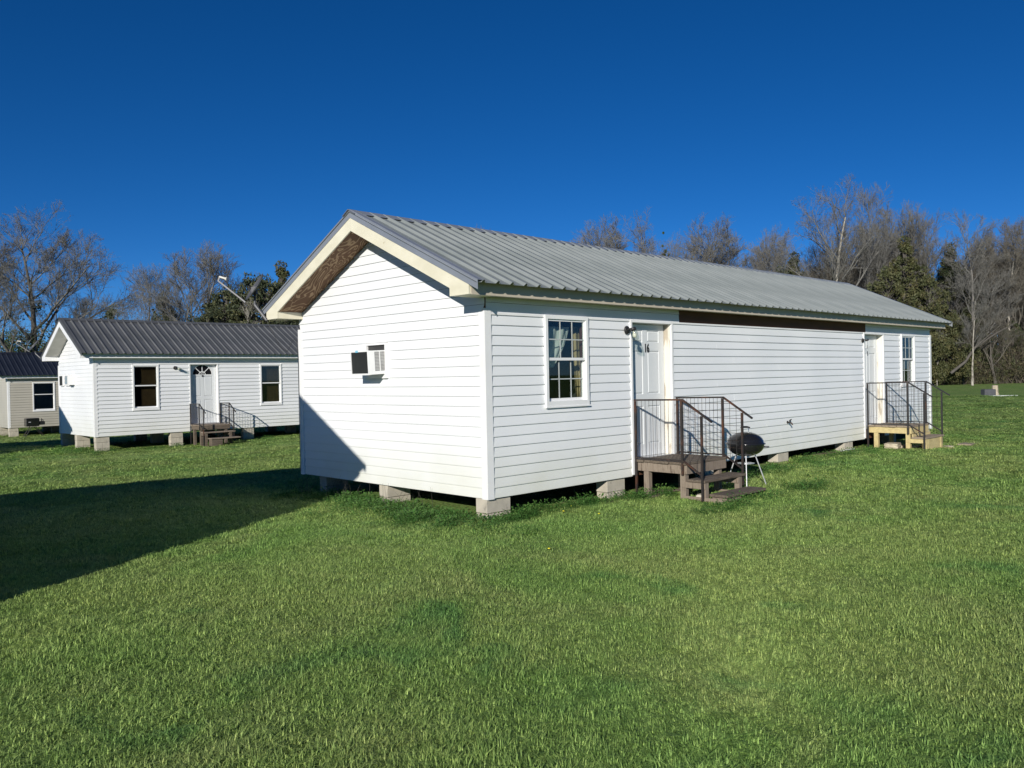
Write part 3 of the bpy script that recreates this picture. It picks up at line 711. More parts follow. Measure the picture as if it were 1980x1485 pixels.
# ------------------------------------------------------------------ stoops
def stoop(label, x0, w, dz, dep, sm, pm, bm, gx, gy0=0.0, rail_h=.90, low=False, woods=None, step2='tread', zo=0.0, riser=False, wires=True, rm='rust'):
    """x0,w: outer left side and width; dz: deck height; origin on the wall at ground"""
    t = thing('stoop', label, 'stoop', (x0, gy0, zo))
    n = 6; bw = dep/n
    for i in range(n):
        yy = -.03-i*bw
        box('deck_board', MAT[sm], t, -.04+(.01*((i*5) % 3)), w+.04-(.012*((i*3) % 3)), yy-bw+.008, yy, dz-.036, dz, bevel=.004)
    for s in (0, w-.04):
        box('rim_joist', MAT[pm], t, s, s+.04, -dep+.02, -.04, dz-.17, dz-.038, bevel=.003)
    box('rim_joist', MAT[pm], t, .0, w, -dep-.022, -dep+.018, dz-.17, dz-.038, bevel=.003)
    g = gx
    for xx, yy in ((.042, -.15), (.042, -dep+.10), (w-.13, -.15), (w-.13, -dep+.10)):
        box('post', MAT[pm], t, xx-.04, xx+.05, yy-.09, yy, g, dz-.172, bevel=.004)
    y1 = -dep-.03; y2 = y1-.30; zt1 = dz-.235
    # stringers
    for xx in (.06, w-.10):
        box('tread_post', MAT[pm], t, xx-.04, xx+.04, y2+.01, y2+.09, g, zt1-.040, bevel=.004)
        box('tread_rail', MAT[pm], t, xx-.062, xx-.041, y2+.01, y1+.10, zt1-.13, zt1-.041, bevel=.003)
        box('tread_rail', MAT[pm], t, xx-.062, xx-.041, y2-.27, y1+.06, g+.015, g+.075, bevel=.003)
    box('tread', MAT[bm], t, -.02, w+.06, y2, y1, zt1-.038, zt1, bevel=.005)
    if riser: box('riser', MAT[pm], t, .0, w, y1-.03, y1, zt1+.0, dz-.175, bevel=.003); box('riser', MAT[pm], t, w*.15, w, y2+.02, y2+.045, g+.03, zt1-.04, bevel=.003)
    z2 = zt1-.20
    if step2 == 'tread': box('tread', MAT[bm], t, .09, w+.10, y2-.30, y2+.0, z2-.038, z2, bevel=.005); box('tread_support', MAT[pm], t, .12, .5, y2-.27, y2-.03, g-.02, z2-.040, bevel=.003)
    else: box('tread', MAT[bm], t, .10, w+.35, y2-.34, y2+.02, g+.01, g+.05, bevel=.005)
    rz = dz+rail_h
    # two guards of angle iron with welded wire
    for s, xx in ((0, -.03), (1, w+.01)):
        gd = MB(); yc = -dep+.02; ye = yc-.33; yend = yc-.49
        M_ = MAT[rm]
        sl_ = .30/.47
        gd.bar((xx, -.02, rz), (xx, yc, rz+.012), .032, .024)
        gd.bar((xx, yc, rz+.012), (xx, yend, rz+.012-sl_*(yc-yend)), .032, .024)
        rail = gd.build('guard_rail', M_, t)
        for yy, z0_, z1_ in ((-.05, -.28 if s == 0 else dz-.1, rz-.015), (yc, dz-.18, rz-.004), (ye, g+.02 if s == 0 else g+.14, rz-.008-sl_*(yc-ye))):
            m = MB(); m.box(xx-.014, xx+.014, yy-.005, yy+.0, z0_, z1_); m.box(xx-.014, xx-.008, yy-.0, yy+.026, z0_, z1_)
            m.build('baluster_post', M_, rail)
        m = MB(); m.bar((xx, -.03, dz+.03), (xx, yc, dz+.03), .03, .02); m.bar((xx, yc, dz+.03), (xx, ye, dz+.03-(.62)*(yc-ye)), .03, .02); m.build('bottom_rail', M_, rail)
        wm = MB(); r = .0035
        nv = 12
        for i in range(nv):
            yy = -.05-(abs(yc)-.05)*(i+.5)/nv; wm.tube([(xx, yy, dz+.03), (xx, yy, rz)], r, 4, False, False)
        for i in range(2):
            yy = yc-.11*(i+1); wm.tube([(xx, yy, dz+.03-.62*(yc-yy)), (xx, yy, rz-sl_*(yc-yy))], r, 4, False, False)
        if s == 1 or low:
            for i in range(1, 8):
                zz = dz+.03+i*(rail_h)/8
                wm.tube([(xx, -.04, zz), (xx, yc, zz)], r, 4, False, False)
                yb = yc-max(.0, min(.33, (rz-zz)/sl_)); 
                if yb < yc-.02: wm.tube([(xx, yc, zz), (xx, yb, zz)], r, 4, False, False)
        wm.build('wire_mesh', MAT['wire'], rail)
    return t
stoop('weathered grey wooden stoop with rusty rails at door 16 of the near cabin', 3.03, 1.06, .255, .90, 'oldwood', 'oldpost', 'oldwood', -.30, -.02)
stoop('yellow new-lumber stoop with dark rails at the far door of the near cabin', 11.47, 1.02, .31, .93, 'greyboard', 'newwood', 'greyboard', -.27, -.02, rail_h=.93, step2='plank', riser=True, rm='iron')
st3 = stoop('small grey stoop with black rails at the left cabin', 1.875+3.14, 1.04, .40, .80, 'oldpost', 'oldwood', 'oldpost', -.36, 20.89, rail_h=.72, zo=-.33, rm='iron')
st3.location.z = -.33

# ------------------------------------------------------------------ kettle grill
gx_, gy_ = 4.74, -.90
kg = thing('kettle_grill', 'black kettle grill on light legs beside the near stoop', 'grill', (gx_, gy_, gz(gx_, gy_)))
ze = .70; r = .285
pb = [(0, ze-.21)]+[(r*math.sin(a), ze-.03-.18*math.cos(a)) for a in np.linspace(.12, math.pi/2, 9)]+[(r+.004, ze-.02), (r-.002, ze-.01)]
MB().lathe(pb, 40).build('bowl', MAT['black'], kg)
pl = [(r+.004, ze-.018), (r+.024, ze-.012), (r+.022, ze+.004)]+[(r*math.cos(a), ze+.006+.175*math.sin(a)) for a in np.linspace(.06, math.pi/2-.08, 9)]+[(0, ze+.181)]
lid = MB().lathe(pl, 40).build('lid', MAT['black'], kg)
MB().tube([(.0,-.055,ze+.179),(.0,-.06,ze+.217),(.0,-.05,ze+.239)], .006, 6).tube([(.0,.055,ze+.179),(.0,.06,ze+.217),(.0,.05,ze+.239)], .006, 6).build('handle_bracket', MAT['chrome'], lid)
hdl = MB().tube([(0,-.075,ze+.245),(0,-.03,ze+.257),(0,.03,ze+.257),(0,.075,ze+.245)], [.012,.016,.016,.012], 10); hdl.v = [(v[0]*math.cos(.8)-v[1]*math.sin(.8), v[0]*math.sin(.8)+v[1]*math.cos(.8), v[2]) for v in hdl.v]; hdl.build('lid_handle', MAT['blackmatte'], lid)
vn = Vector((.25, -.75, 1.7)).normalized(); vq = vn.to_track_quat('Z', 'Y').to_matrix()
MB().lathe([(0,.006),(.045,.006),(.05,.0),(0,-.004)], 18, (.028, -.115, ze+.155), tilt=vq).build('vent', MAT['chrome'], lid)
for k, an in enumerate((-.75, .15+math.pi/2+.1, math.pi+.55)):
    d_ = Vector((math.cos(an), math.sin(an), 0))
    MB().tube([d_*.15+Vector((0,0,ze-.19)), d_*.33+Vector((0,0,.0))], .010, 8).build('leg', MAT['lightleg'], kg)
MB().tube([(r*.93*math.cos(-.75-.0), r*.93*math.sin(-.75), ze-.07)]+[((r+.03+.06*math.sin(math.pi*t))*math.cos(-.9+.34*t), (r+.03+.06*math.sin(math.pi*t))*math.sin(-.9+.34*t), ze-.065) for t in np.linspace(0,1,7)]+[(r*.93*math.cos(-.55), r*.93*math.sin(-.55), ze-.07)], .010, 8).build('side_handle', MAT['dishpole'], kg)
MB().lathe([(0,.03),(.11,.03),(.13,.045),(.135,.045),(.115,.022),(0,.02)], 20, (0,0,ze-.36)).build('ash_pan', MAT['chrome'], kg)

# ------------------------------------------------------------------ satellite dishes
def satellite(name, label, P, dish_n, dia, cable=False):
    B = Vector(P['base']); t = thing(name, label, 'satellite dish', B)
    v = lambda k: Vector(P[k])-B
    MB().tube([v('base'), v('elbow')], .024, 10).build('mast', MAT['dishpole'], t)
    MB().tube([v('elbow'), v('top')], .022, 8).bar(v('top'), (v('dtop')+v('dbot'))/2, .06, .08).build('bracket', MAT['dish'], t)
    a = v('dtop'); b = v('dbot'); ax = (a-b).normalized(); c = (a+b)/2; R = (a-b).length/2
    view = (B-Vector(CAM)).normalized(); n = ax.cross(view).normalized()
    if n.dot(v('lnb')-c) < 0: n = -n
    n = (n-view*.12).normalized()
    s2 = n.cross(ax).normalized()
    mb = MB(); rings = []; N = 28; K = 6
    vs = []
    for o_ in (0, .012):
        for i in range(K+1):
            rr = R*i/K; dep = .16*R*(1-(i/K)**2)
            for k in range(N):
                an = 2*math.pi*k/N; vs.append(c+ax*(rr*math.cos(an))+s2*(rr*.95*math.sin(an))-n*(dep+o_))
    fs = []
    for h_ in (0, 1):
        o0 = h_*(K+1)*N
        for i in range(K):
            for k in range(N):
                q = (o0+i*N+k, o0+i*N+(k+1) % N, o0+(i+1)*N+(k+1) % N, o0+(i+1)*N+k); fs.append(q if h_ else q[::-1])
    for k in range(N): fs.append((K*N+k, K*N+(k+1) % N, (K+1)*N+K*N+(k+1) % N, (K+1)*N+K*N+k))
    mb.add(vs, fs, True); mb.build('dish', MAT['dish'], t)
    MB().bar(v('armend'), v('bend'), .016, .022).bar(v('bend'), v('tip'), .018, .024).build('feed_arm', MAT['dishpole'], t)
    m = v('tip')-v('bend')
    MB().tube([v('tip')-m*.15, v('lnb')-m*.05], .018, 8).tube([v('lnb')-m*.1, v('lnb')+(v('lnb')-v('tip'))*.35], [.02,.035], 10).build('receiver', MAT['lnb'], t)
    return t
satellite('satellite_dish', 'dark satellite dish seen edge-on at the roof end of the near cabin', dict(base=(-.47,4.80,2.55), elbow=(-.599,4.95,2.811), top=(-.596,4.949,2.983), dtop=(-.496,4.857,3.316), dbot=(-.709,5.057,2.9), armend=(-.709,5.058,2.857), bend=(-1.023,5.367,3.218), tip=(-1.003,5.349,3.295), lnb=(-.942,5.289,3.259)), None, .4)
satellite('satellite_dish', 'dark satellite dish at the left roof end of the white cabin in the middle distance', dict(base=(1.454,25.048,2.468), elbow=(1.292,25.208,2.683), top=(1.28,25.222,2.811), dtop=(1.378,25.131,3.167), dbot=(1.113,25.384,2.794), armend=(1.142,25.355,2.751), bend=(.8,25.691,3.056), tip=(.848,25.646,3.16), lnb=(.914,25.582,3.137)), None, .4)
cp = [(-.49,4.79,2.60),(-.48,4.70,2.45),(-.42,4.66,2.30),(-.36,4.64,2.16),(-.30,4.62,2.08),(-.22,4.61,2.03),(-.17,4.62,2.10),(-.12,4.62,2.20),(-.08,4.61,2.24),(-.045,4.60,2.20),(-.035,4.59,2.08),(-.035,4.58,1.90),(-.04,4.58,1.0),(-.04,4.58,.05)]
MB().tube(cp, .005, 6).build('cable', MAT['blackmatte'], None, label='thin black cable drooping from the satellite dish down the left corner of the near cabin', cat='cable')
cp = [(-.52,4.80,2.68),(-.50,4.78,2.74),(-.47,4.74,2.66),(-.47,4.72,2.52),(-.485,4.76,2.47),(-.50,4.80,2.52)]

# ------------------------------------------------------------------ small things on the ground
def rock(name, label, cat, x, y, sx, sy, sz, m, rz=0, seed=1, zoff=0, group=None):
    bm = bmesh.new(); bmesh.ops.create_cube(bm, size=1); bmesh.ops.subdivide_edges(bm, edges=bm.edges[:], cuts=3, use_grid_fill=True)
    rn = random.Random(seed)
    for v in bm.verts:
        d = Vector(v.co); k = .88+.12/max(.5, max(abs(d.x), abs(d.y), abs(d.z))*2)
        L_ = d.length; v.co = Vector((d.x*(1-.18*max(0, L_-.6)), d.y*(1-.18*max(0, L_-.6)), d.z*(1-.1*max(0, L_-.6))))+Vector([rn.uniform(-.035, .035) for _ in range(3)])
        v.co = Vector((v.co.x*sx, v.co.y*sy, v.co.z*sz))
    me = bpy.data.meshes.new(name); bm.to_mesh(me); bm.free(); me.materials.append(m)
    return link(name, me, None, (x, y, gz(x, y)+sz*.42+zoff), label, cat, group, None, (0, 0, rz))
rock('stone_slab', 'pale flat stone slab at the left foot of the yellow stoop', 'stone', 11.62, -.52, .44, .28, .13, MAT['stone'], .2, 3)
rock('brick', 'broken reddish block lying under the edge of the yellow stoop', 'block', 12.0, -.62, .32, .2, .07, MAT['stone'], -.3, 4)
rock('brick', 'lower broken block beneath the reddish one by the yellow stoop', 'block', 12.16, -.78, .28, .18, .05, MAT['concrete'], .1, 9)
rock('stone', 'pale greenish stone by the front post of the weathered stoop', 'stone', 3.14, -1.12, .16, .14, .11, MAT['concrete'], .3, 7)
rock('stone', 'small grey stone in the grass under the yellow stoop steps', 'stone', 12.6, -1.35, .2, .15, .06, MAT['stone'], .8, 12)
box('plastic_strip', MAT['whitepl'], None, 10.1, 10.75, -.06, -.02, gz(10.4, 0)+.02, gz(10.4, 0)+.04, bevel=.004, label='white plastic strip lying in the grass by the long wall', cat='strip')
lb = thing('lumber_board', 'loose board lying in front of the yellow stoop steps', 'board', (13.2, -1.5, gz(13.2, -1.5)+.03), rot=(0, math.radians(2), .12))
box('plank', MAT['greyboard'], lb, -.1, .75, -.14, .14, 0, .035, bevel=.005)

sc_ = thing('scrap_lumber', 'grey scrap boards heaped in the dark under the weathered stoop', 'scrap wood', (3.55, -.35, gz(3.5, -.35)))
for i, (a, b, rz_) in enumerate(((-.35,.0,.2),(-.1,.06,-.35),(.15,-.1,.5))):
    o = box('board', MAT['oldwood'], sc_, -.3, .3, -.05, .05, .01+.03*i, .035+.03*i); o.rotation_euler = (0, .04*i, rz_); o.location = (a, b, 0)

# table-top griddle grill beside the beige cabin
gp = (4.85, 39.75); g_ = thing('griddle_grill', 'black table-top gas grill on crossed legs before the beige cabin', 'grill', (*gp, gz(*gp)))
box('grill_lid', MAT['black'], g_, -.42, .18, -.24, .24, .56, .98, bevel=.03)
box('side_shelf', MAT['blackmatte'], g_, .19, .44, -.2, .2, .62, .80, bevel=.02)
MB().tube([(.30,-.1,.8),(.30,-.1,.95)], .02, 6).tube([(.38,-.1,.8),(.36,-.1,.9)], .02, 6).build('knob', MAT['blackmatte'], g_)
for s in (-.2, .2):
    MB().tube([(-.15, s, .56), (-.5, s, .0)], .018, 6).build('leg', MAT['iron'], g_); MB().tube([(-.0, s, .56), (.42, s, .0)], .018, 6).build('leg', MAT['iron'], g_)
box('maker_plate', MAT['lightleg'], g_, -.33, -.22, -.243, -.2415, .76, .80)
for px_, nm, lab, s_, zz in ((-.02,'utility_box','small white-framed black vent, leftmost of the fittings on the left cabin gable',.33,1.53),):
    pass
def wall_fit(nm, lab, cat, y, w, z0, z1, m, fm=None):
    t = thing(nm, lab, cat, (1.86, 20.902+y, -.162+z0))
    box('frame', MAT['trim'], t, -.05, -.001, -.03, w+.03, -.03, z1-z0+.03); box('face', m, t, -.058, -.0505, 0, w, 0, z1-z0)
wall_fit('wall_vent', 'narrow black-faced panel, leftmost fitting on the left cabin gable', 'vent', 3.12, .30, 1.69, 2.02, MAT['coil'])
wall_fit('gable_window', 'small window with a painted tan and blue reflection, between vent and air conditioner on the left cabin gable', 'window', 2.32, .50, 1.70, 2.03, mat('painted_tan_reflection', (.42,.36,.26), (.20,.30,.42), rough=.2, scale=6))  # pane reflection is painted into the face colour as tan and blue noise
t = thing('air_conditioner', 'small air conditioner, rightmost fitting on the left cabin gable', 'air conditioner', (1.86, 20.902+1.93, 1.54))
box('housing', MAT['trim'], t, -.22, -.001, 0, .30, 0, .34); box('coil_panel', mat('blue_grey_grille', (.22,.32,.40), (.33,.33,.30), rough=.5, scale=9), t, -.226, -.2205, .03, .27, .03, .31)

# lawn clutter far right
def far(px_, py_, z):
    d = F_+R_*(px_-990)/FPX-U_*(py_-742.5)/FPX; k = (z-CAM[2])/d[2]; return CAM+d*k
q = far(1911, 765, -.6); zz = gz(q[0], q[1]); q = far(1911, 765, zz)
box('storage_tub', MAT['dish'], None, -.42, .42, -.3, .3, -.02, .48, bevel=.05, loc=tuple(q), rot=(0,0,-.75), label='low dark grey tub standing on the far lawn at the right', cat='tub')
q2 = far(1924, 764, gz(q[0]+1, q[1])); st = thing('stump', 'pale sawn stump beside the dark tub on the far lawn', 'stump', tuple(q2))
MB().lathe([(0,0),(.30,0),(.22,.2),(.2,.75),(.0,.78)], 9, (0,0,-.02), smooth=False).build('trunk', MAT['stone'], st)
q3 = far(1940, 766, gz(q[0]+1, q[1])); box('broken_panel', MAT['whitepl'], None, -.9, .9, -.25, .3, .0, .06, bevel=.02, loc=tuple(q3), rot=(0,0,-.8), label='pale broken panel lying on the far lawn beside the stump', cat='panel')
q4 = far(1931, 736, gz(95, 20)); pt = thing('wooden_pallet', 'grey wooden pallet standing on edge against the far brush', 'pallet', tuple(q4), rot=(0,0,-.75))
for k in range(6): box('slat', MAT['oldpost'], pt, -.95+k*.33, -.95+k*.33+.24, -.03, 0, 0, 1.15)
for zz_ in (.2, .9): box('rail', MAT['oldpost'], pt, -.95, .94, .0, .08, zz_, zz_+.1)
q5 = far(1915, 738.5, gz(90, 19)); box('white_board', MAT['whitepl'], None, -1.1, 1.1, -.1, .1, 0.02, .12, bevel=.02, loc=tuple(q5), rot=(0,0,-.78), label='white board lying at the edge of the far brush', cat='board')

exec_marker = None
# ------------------------------------------------------------------ trees
def bark(name, c1, c2, spots=None): return mat(name, c1, c2, rough=.9, scale=3, detail=6, stretch=(3,3,.6), bump=.3, bscale=12, spots=spots, sscale=3, sthr=(.5,.6))
MAT['bark_grey'] = bark('grey_bark', (.16,.15,.135), (.23,.215,.195))
MAT['bark_brown'] = bark('brown_bark', (.075,.067,.058), (.115,.104,.09))
MAT['brush_stem'] = mat('brush_stems', (.06,.05,.036), (.095,.08,.06), rough=.9, scale=2)
MAT['bark_pale'] = bark('pale_bark', (.42,.39,.33), (.32,.29,.25), (.18,.16,.13))
MAT['twig_grey'] = mat('grey_twigs', (.115,.112,.100), (.165,.160,.146), rough=.9, scale=2)
MAT['twig_brown'] = mat('brown_twigs', (.100,.090,.072), (.145,.132,.108), rough=.9, scale=2)
def leafm(name, c1, c2, c3):
    m = mat(name, c1, c2, rough=.7, scale=1.1, detail=4, spots=c3, sscale=2.2, sthr=(.5,.62)); return m
MAT['cedar'] = leafm('cedar_leaf', (.030,.042,.016), (.05,.062,.022), (.085,.085,.03))
MAT['cedar2'] = leafm('cedar_olive', (.050,.060,.020), (.078,.082,.026), (.105,.095,.035))
MAT['ivy'] = leafm('ivy_leaf', (.035,.065,.02), (.055,.09,.028), (.06,.06,.03))
MAT['brush'] = leafm('dead_brush', (.075,.065,.03), (.10,.085,.045), (.045,.06,.02))

def grow(seed, H, spread=.42, trunk_r=.22, bare_from=.22, limbs=11, up=.55, fine=1.0, lean=0, fork=False, crook=.10, tw=1.0):
    """returns (trunk MB, crown MB, limb points) of a leafless tree of height H"""
    rn = np.random.default_rng(seed); tk = MB(); cr = MB(); tips = []
    fv = []; ff = []
    def poly(start, d, L, k, wob, gain):
        p = [start]; d = d/np.linalg.norm(d)
        for i in range(k):
            d = d+rn.normal(0, wob, 3)+np.array([0, 0, gain]); d = d/np.linalg.norm(d); p.append(p[-1]+d*L/k)
        return p
    def twig(a, b, r):
        """three-sided sliver"""
        d = b-a; d = d/(np.linalg.norm(d)+1e-9); u = np.cross(d, (0.3, .5, .8)); u /= np.linalg.norm(u)+1e-9; w = np.cross(d, u)
        n = len(fv)
        for t in (0, 2.094, 4.189): fv.append(tuple(a+(u*math.cos(t)+w*math.sin(t))*r))
        fv.append(tuple(b)); ff.extend([(n, n+1, n+3), (n+1, n+2, n+3), (n+2, n, n+3)])
    def side(d):
        u = rn.normal(0, 1, 3); u -= d*u.dot(d); return u/np.linalg.norm(u)
    def branch(start, d, L, r, lev):
        k = (5, 5, 4, 3, 2)[lev]; pts = poly(start, d, L, k, crook*(1+.5*lev), .05 if lev > 1 else .03)
        r = max(r, (.02, .016, .014, .0115, .0085)[lev]*tw); rs = [r*(1-(.75 if lev < 3 else .35)*i/k) for i in range(k+1)]
        if lev <= 1: cr.tube(pts, rs, 5 if lev == 0 else 4, False)
        elif lev == 2: cr.tube(pts, rs, 3, False, False)
        else:
            for i in range(k): twig(pts[i], pts[i+1], rs[i])
        if lev <= 2: tips.append(pts[-1])
        if lev >= 4: return
        nb = int(round((7, 7, 6, 5)[lev]*(fine if lev >= 2 else 1)))
        for j in range(nb):
            t = (.25+.75*(j+rn.uniform(0, 1))/nb); i = min(int(t*k), k-1); f = t*k-i
            p = pts[i]*(1-f)+pts[i+1]*f; dd = pts[i+1]-pts[i]; dd /= np.linalg.norm(dd)
            a = rn.uniform(.36, .70); nd = dd*math.cos(a)+side(dd)*math.sin(a); nd[2] += .18
            branch(p, nd, L*rn.uniform(.42, .68)*(1.1-.4*t), rs[i]*.52, lev+1)
    top = poly(np.zeros(3), np.array([lean, rn.normal(0, .03), 1.0]), H*.86, 9, .05 if not fork else .09, .03)
    rs = [trunk_r*(1-.86*(i/9)**.9) for i in range(10)]; rs[0] *= 1.25
    tk.tube(top, rs, 8, False)
    for j in range(limbs):
        t = bare_from+(1-bare_from)*(j+rn.uniform(0, .8))/limbs; t = min(t, .985); i = int(t*9); f = t*9-i
        p = top[i]*(1-f)+top[i+1]*f; az = j*2.4+rn.uniform(-.5, .5)
        el = up+rn.uniform(-.15, .2)+.35*t
        d = np.array([math.cos(az)*math.cos(el), math.sin(az)*math.cos(el), math.sin(el)])
        Lb = H*spread*(1.05-.62*(t-bare_from)/(1-bare_from))*rn.uniform(.8, 1.15)
        branch(p, d, Lb, rs[i]*.55, 0 if t < .8 else 1)
    for s_ in range(3): branch(top[-1], np.array([rn.normal(0, .4), rn.normal(0, .4), 1]), H*.16, rs[-1]*.8, 1)
    cr.add(fv, ff)
    return tk, cr, tips

def leaf_cloud(centers, radii, n, size, seed, up=.3, flat=1.0):
    rn = np.random.default_rng(seed); c = np.array(centers, float); rr = np.array(radii, float)
    k = rn.choice(len(c), n, p=rr**2/(rr**2).sum())
    d = rn.normal(0, 1, (n, 3)); d /= np.linalg.norm(d, axis=1)[:, None]
    p = c[k]+d*(rr[k]*rn.uniform(.35, 1.0, n)**.6)[:, None]*np.array([1, 1, flat])
    o = rn.normal(0, 1, (n, 3)); o /= np.linalg.norm(o, axis=1)[:, None]; q = np.cross(o, rn.normal(0, 1, (n, 3))); q /= np.linalg.norm(q, axis=1)[:, None]
    s = size*rn.uniform(.5, 1.5, n)[:, None]
    v = np.stack([p-o*s*.5, p+q*s*.35, p+o*s*.6+np.array([0, 0, up])*s, p-q*s*.35], 1).reshape(-1, 3)
    f = np.arange(4*n).reshape(-1, 4)
    m = MB(); m.v = v.tolist(); m.f = [tuple(a) for a in f.tolist()]; m.sm = [False]*n
    return m

def cedar(seed, H, R, n=9000, size=.22, cone=1.0):
    rn = np.random.default_rng(seed); tk = MB(); tk.tube([(0,0,0),(.05,0,H*.5),(0,.03,H*.97)], [.16,.09,.015], 7, False)
    cs = []; rs = []
    for i in range(190):
        t = rn.uniform(.04, 1)**.9; z = H*t; rad = R*((1-t)**(.75*cone))*(.55+.75*rn.random())*(min(1, .55+2.5*t)); a = rn.uniform(0, 6.283)
        e = .07*R+.17*R*(1-t); cs.append((rad*.85*math.cos(a), rad*.85*math.sin(a), z*.96)); rs.append(e*rn.uniform(.6, 1.25))
        tk.tube([(0, 0, z*.85), tuple(np.array(cs[-1])*[.9, .9, 1])], [.03, .01], 3, False, False)
    cs.append((0, 0, H*.97)); rs.append(.14*R)
    return tk, leaf_cloud(cs, rs, n, size, seed, .5)

PROTO = {}
def proto(key, kind, *a, **kw):
    if kind == 'bare':
        tk, cr, tips = grow(*a, **kw); PROTO[key] = (tk, cr, tips)
    else:
        tk, cr = cedar(*a, **kw); PROTO[key] = (tk, cr, None)
proto('oak', 'bare', 11, 14.0, .48, .30, .16, 15, .62, 1.15, crook=.11)
proto('round', 'bare', 5, 14.0, .40, .22, .30, 12, .85, 1.0, crook=.08)
proto('tall', 'bare', 8, 16.0, .30, .20, .25, 14, .80, 1.0, crook=.08)
proto('vase', 'bare', 21, 14.0, .46, .20, .15, 9, .95, 1.05, crook=.09)
proto('syc', 'bare', 33, 16.0, .44, .34, .28, 10, .55, .9, crook=.16)
proto('slim', 'bare', 41, 12.0, .26, .12, .35, 9, .75, .8, crook=.12)
proto('cedar', 'cedar', 51, 8.0, 2.0, 30000, .085)
proto('cedar_b', 'cedar', 57, 7.0, 2.5, 30000, .09, .7)
MESHES = {}
def tree(key, px_, topy, D, label, bk='bark_brown', tw='twig_brown', wid=1.0, cat='tree', name=None, ivy=None, rz=None, dx=0, base=None):
    """a tree standing at depth D below photograph column px_, its top at row topy"""
    b = at(px_, 742, D); x, y = float(b[0]), float(b[1]); zb = gz(x, y)
    ht = float(at(px_, topy, D)[2])-zb
    H0 = {'oak': 14, 'round': 14, 'tall': 16, 'vase': 14, 'syc': 16, 'slim': 12, 'cedar': 8, 'cedar_b': 7}[key]
    zmax = H0 if key.startswith('cedar') else ZM[key]
    s = ht/zmax
    ck = (key, bk, tw)
    if ck not in MESHES:
        tk, cr, _ = PROTO[key]; MESHES[ck] = (tk.mesh('trunk', MAT[bk]), cr.mesh('crown', MAT[tw]))
    nm = name or ('evergreen_tree' if key.startswith('cedar') else 'bare_tree')
    t = thing(nm, label, cat, (x, y, zb-.05), rot=(0, 0, rz if rz is not None else (px_*.37) % 6.28)); t.scale = (s*wid, s*wid, s)
    link('trunk', MESHES[ck][0], t); link('crown', MESHES[ck][1], t)
    if ivy:
        cs, rs = [], []
        for (zf, rad, cnt) in ivy:
            rn = random.Random(int(px_)+int(zf*100))
            for i in range(cnt): cs.append((rn.gauss(0, rad), rn.gauss(0, rad), zmax*(zf+rn.uniform(-.06, .06)))); rs.append(rad*rn.uniform(.3, .7))
        leaf_cloud(cs, rs, 1500*len(ivy)+60*len(cs), .11, int(px_)+3).build('ivy', MAT['ivy'], t)
    return t
ZM = {k: float(np.percentile([v[2] for v in PROTO[k][1].v[::3]], 99.7)) for k in PROTO if not k.startswith('cedar')}

# left, behind the cabins
tree('oak', 62, 418, 66, 'biggest bare tree at the left edge, wide crown with dark ivy clumps', 'bark_brown', 'twig_grey', 1.25, ivy=[(.52,.6,8),(.38,1.3,16),(.64,.45,4),(.22,.8,8),(.30,2.2,10)])
tree('round', -45, 425, 74, 'bare tree cut by the left frame edge, behind the biggest one', 'bark_brown', 'twig_brown', 1.1)
tree('vase', 150, 570, 72, 'low spreading bare tree between the biggest tree and the roof of the white left cabin', 'bark_brown', 'twig_brown', .9)
tree('vase', 300, 515, 60, 'thin bare tree with a dark ivy column, left of the many-stemmed one', 'bark_brown', 'twig_grey', 1.0, ivy=[(.45,.35,8),(.60,.3,6),(.72,.2,4),(.30,.45,6)])
tree('round', 392, 470, 58, 'bare many-stemmed tree with a fan of pale twigs behind the left white cabin', 'bark_grey', 'twig_grey', 1.3)
tree('tall', 345, 500, 64, 'slender bare tree just left of the fan-shaped one', 'bark_grey', 'twig_grey', 1.3)
tree('slim', 262, 575, 62, 'small bare sapling leaning by itself right of the sky gap', 'bark_brown', 'twig_brown', .9)
tree('cedar_b', 222, 590, 62, 'low dark evergreen bush just showing above the left cabin roof', 'bark_brown', 'cedar', .8)
tree('cedar_b', 440, 552, 54, 'dark evergreen, first left of the near satellite dish, with brownish foliage', 'bark_brown', 'cedar', 1.1)
tree('cedar_b', 487, 530, 56, 'dark spiky evergreen right behind the near satellite dish', 'bark_brown', 'cedar', 1.0)
tree('cedar_b', 405, 600, 52, 'short dark evergreen bush beneath the fan-shaped bare tree', 'bark_brown', 'cedar', 1.1)
tree('cedar_b', 465, 560, 54, 'rusty olive evergreen in the gap behind the near satellite dish', 'bark_brown', 'cedar', 1.5)
tree('cedar_b', 425, 575, 58, 'broad dark evergreen behind the short bush', 'bark_brown', 'cedar', 1.6)
tree('cedar_b', 515, 532, 55, 'dark evergreen filling the gap before the yellow-green one', 'bark_brown', 'cedar', 1.3)
tree('cedar_b', 322, 565, 59, 'narrow dark evergreen rising inside the thin bare tree', 'bark_brown', 'cedar', .62)
tree('cedar', 548, 505, 60, 'tall yellow-green evergreen touching the rake of the near cabin', 'bark_brown', 'cedar2', 1.3)
tree('cedar_b', 585, 530, 62, 'evergreen hidden behind the gable of the near cabin', 'bark_brown', 'cedar', 1.2)
tree('slim', 478, 580, 50, 'pale leafless sapling in front of the spiky evergreen', 'bark_pale', 'bark_pale', 1.0)
